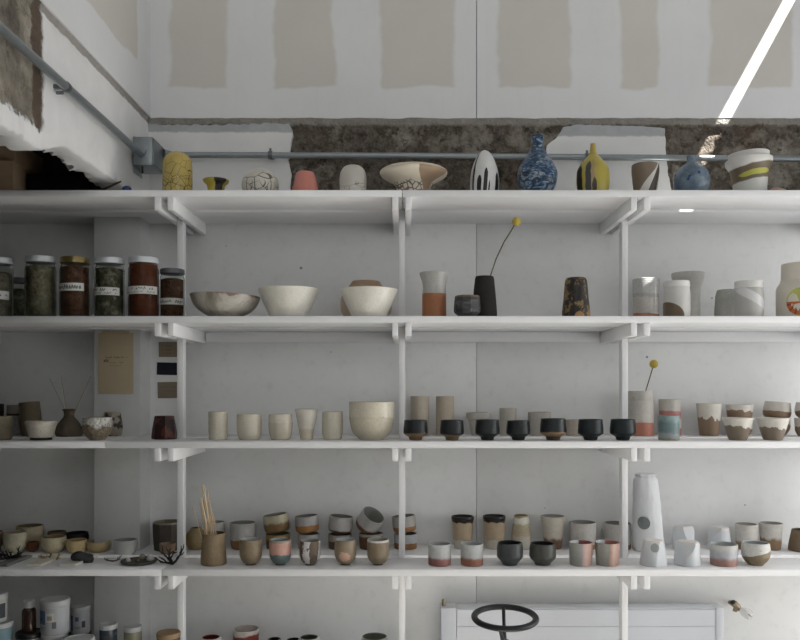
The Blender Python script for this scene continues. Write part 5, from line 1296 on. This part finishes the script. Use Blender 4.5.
LBL = lambda h: label_mat(C(172, 176, 180), [(-1.3, -.30, .40 * h, .90 * h, C(74, 104, 142)), (-1.0, -.6, .52 * h, .62 * h, C(40, 60, 96)), (-.25, .35, .5 * h, .82 * h, C(206, 200, 190)), (-.15, .2, .56 * h, .72 * h, C(150, 140, 128)), (.2, .5, .26 * h, .5 * h, C(104, 106, 106)), (-.9, -.3, .2 * h, .34 * h, C(150, 152, 156))])
LB2 = lambda h: label_mat(C(172, 174, 180), [(-1.3, -.45, .15 * h, .85 * h, C(84, 98, 150)), (-.2, .2, .6 * h, .8 * h, C(90, 96, 112)), (.5, .9, .3 * h, .6 * h, C(70, 72, 76)), (-.3, .4, .25 * h, .35 * h, C(140, 144, 150))])
LB3 = lambda h: label_mat(C(176, 184, 188), [(.35, 1.2, .1 * h, .95 * h, C(66, 140, 134)), (-.7, .2, .70 * h, .78 * h, C(70, 74, 80)), (-.7, .2, .5 * h, .6 * h, C(70, 74, 80)), (-.7, .1, .3 * h, .38 * h, C(90, 94, 100))])
LB4 = lambda h: label_mat(C(60, 66, 72), [(-.6, .5, .3 * h, .8 * h, C(150, 154, 156))])
LB5 = lambda h: label_mat(C(168, 176, 180), [(-.5, .6, .2 * h, .7 * h, C(150, 158, 166))])
TEAL = plain('teal_plastic', C(112, 146, 156), .45, 0, .05); AMB = plain('amber_glass', C(74, 50, 38), .15, 0, .05)
# left pair of stacked tubs
t1 = tub('teal tub with white lid at left edge under another tub', 0, 2.80, 618, None, 11.8, TEAL, PLG, 5, (-.6, 1.3, .2, .8, LB5))
tub('white tub with dark label at left edge on top of the teal tub', -4.5, 2.80, 590, None, 11, PLW, PLG, 6, (.2, 1.4, .2, .85, LB4), zb=Z5 + GAP + o_h[t1.name] + .001)
t2 = tub('wide jar with a black lid beneath the brown medicine bottle', 29.5, 2.83, 627.5, None, 12.6, plain('pale_jar', C(150, 150, 136), .2, 0, .06), plain('black_lid', C(26, 27, 30), .4), 5, (-1.2, .8, .5, .92, LB5), name='jar', cat='jar')
tub('brown bottle with white cap and teal striped label', 29, 2.83, 598.5, None, 6.6, AMB, PLG, 7, (-1.3, 1.4, .06, .78, LB3), name='bottle', cat='bottle', zb=Z5 + GAP + o_h[t2.name] + .001, neck=5.0)
t3 = tub('white tub under the large tub with blue label', 54, 2.83, 629, None, 11.8, PLW, PLG, 4)
tub('large white tub with a blue picture on its label', 55, 2.83, 595, None, 13.8, PLW, PLG, 6.4, (-1.35, 1.3, .08, .92, LBL), zb=Z5 + GAP + o_h[t3.name] + .001)
t4 = tub('dark jar at the back under the small white tub', 80, 3.0, 629, None, 10.5, plain('dark_jar', C(46, 46, 48), .5), plain('dark_jar_lid', C(36, 36, 38), .5), 4, name='jar', cat='jar')
tub('small white tub with a violet label and grey lid', 80.5, 3.0, 603, None, 9.2, PLW, PLG, 5, (-1.35, 1.3, .06, .92, LB2), zb=Z5 + GAP + o_h[t4.name] + .001)
tub('wide tub with flat grey-white lid in front of the violet label tub', 79, 2.75 + .03, 633.5, None, 14.5, PLW, plain('pale_grey_lid', C(186, 190, 190), .5, 0, .05), 5)
BLJ = plain('dark_blue_jar', C(62, 74, 84), .25, 0, .1); GRJ = plain('olive_grey_jar', C(138, 136, 108), .25, 0, .1)
tub('dark blue jar with a grey lid in front of the pier', 108.3, 2.86, 621, None, 8.6, BLJ, PLG, 5, (-1.0, 1.0, .4, .9, LB4), name='jar', cat='jar')
tub('olive grey jar with a grey lid right of the dark blue jar', 133, 2.86, 623.2, None, 8.8, GRJ, PLG, 5, None, name='jar', cat='jar')
tub('pot with a round wooden lid low beside the left post', 168.5, 2.90 - .07, 628.5, None, 11.4, plain('dark_pot', C(70, 58, 48), .5), plain('wooden_lid', C(158, 128, 88), .6, 0, .12, 30), 5, name='lidded_pot', cat='pot')
G5 = 'pots just showing at the bottom edge'
def p5(label, cx, ytop, d, prof, m, inside, name='pot', cat='pot', **k): return pot(name, label, cat, cx, d, 5, ytop, prof, m, inside=inside, group=G5, **k)
p5('white jar with red inside low at the bottom edge by left post', 211, 634.3, 2.99, [(0, 12), (.3, 14), (.8, 12.4), (1, 9.4)], G(C(200, 196, 190), name='white_jar_glaze'), (130, 40, 34))
p5('red pot with white rim, tallest at the bottom edge', 246, 625, 3.04, [(0, 10), (.3, 11.5), (1, 13)], G([(0, C(140, 48, 38)), (.86, C(196, 186, 176))], amp=.05, slant=-.10, name='red_white_rim'), (176, 166, 156))
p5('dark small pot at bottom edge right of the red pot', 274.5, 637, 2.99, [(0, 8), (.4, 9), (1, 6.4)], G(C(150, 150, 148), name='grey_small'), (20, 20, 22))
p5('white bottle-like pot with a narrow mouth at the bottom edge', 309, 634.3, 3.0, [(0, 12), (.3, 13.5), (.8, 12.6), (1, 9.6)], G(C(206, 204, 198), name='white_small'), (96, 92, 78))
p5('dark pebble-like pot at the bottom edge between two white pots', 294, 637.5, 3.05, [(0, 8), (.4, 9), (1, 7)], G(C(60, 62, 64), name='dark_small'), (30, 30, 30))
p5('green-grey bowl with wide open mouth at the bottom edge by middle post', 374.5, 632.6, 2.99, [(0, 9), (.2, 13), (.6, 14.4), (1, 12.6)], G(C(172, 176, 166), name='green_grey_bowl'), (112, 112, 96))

# ------------------------------------------------------------------ light
def area(name, loc, to, w, h, power, col):
    L = bpy.data.lights.new(name, 'AREA'); L.shape = 'RECTANGLE'; L.size = w; L.size_y = h; L.energy = power; L.color = col
    o = bpy.data.objects.new(name, L); COL.objects.link(o); o.location = loc
    o.rotation_euler = (Vector(to) - Vector(loc)).to_track_quat('-Z', 'Y').to_euler(); return o
for key, c, u, wd, v, hg, nrm in WINDOWS:
    c, u, v, nrm = Vector(c), Vector(u), Vector(v), Vector(nrm)
    window(key, c, u, wd, v, hg)
    if POWER[key]: area('window_daylight', c + nrm * .03, c + nrm, wd if abs(u.z) < .5 else hg, hg, POWER[key], TINT.get(key, (.96, .98, 1.0)))
sl = bpy.data.lights.new('sun', 'SUN'); sl.energy = P_SUN; sl.angle = math.radians(.53); sl.color = (1.0, .97, .92)
so = bpy.data.objects.new('sun', sl); COL.objects.link(so); so.location = (3, -1, 6); so.rotation_euler = (-SUN).to_track_quat('-Z', 'Y').to_euler()

w = bpy.data.worlds.new('World'); bpy.context.scene.world = w; w.use_nodes = True
bg = w.node_tree.nodes['Background']; bg.inputs[0].default_value = (.55, .68, .85, 1); bg.inputs[1].default_value = 1.0

cam = bpy.data.cameras.new('Camera'); co = bpy.data.objects.new('Camera', cam); COL.objects.link(co)
co.location = (0, 0, CAMZ); co.rotation_euler = (PI / 2, 0, 0)
cam.sensor_width = 36; cam.lens = 36.0; cam.shift_x = -(VX - 400) / 800; cam.shift_y = (HY - 320) / 800
cam.clip_start = .05
sc = bpy.context.scene; sc.camera = co
sc.view_settings.view_transform = 'Standard'; sc.view_settings.look = 'None'; sc.view_settings.gamma = 1; sc.view_settings.use_curve_mapping = False
sc.view_settings.exposure = EXPO
sc.cycles.use_denoising = True
sc.cycles.max_bounces = 8; sc.cycles.diffuse_bounces = 5; sc.cycles.transmission_bounces = 8
sc.cycles.sample_clamp_indirect = 6
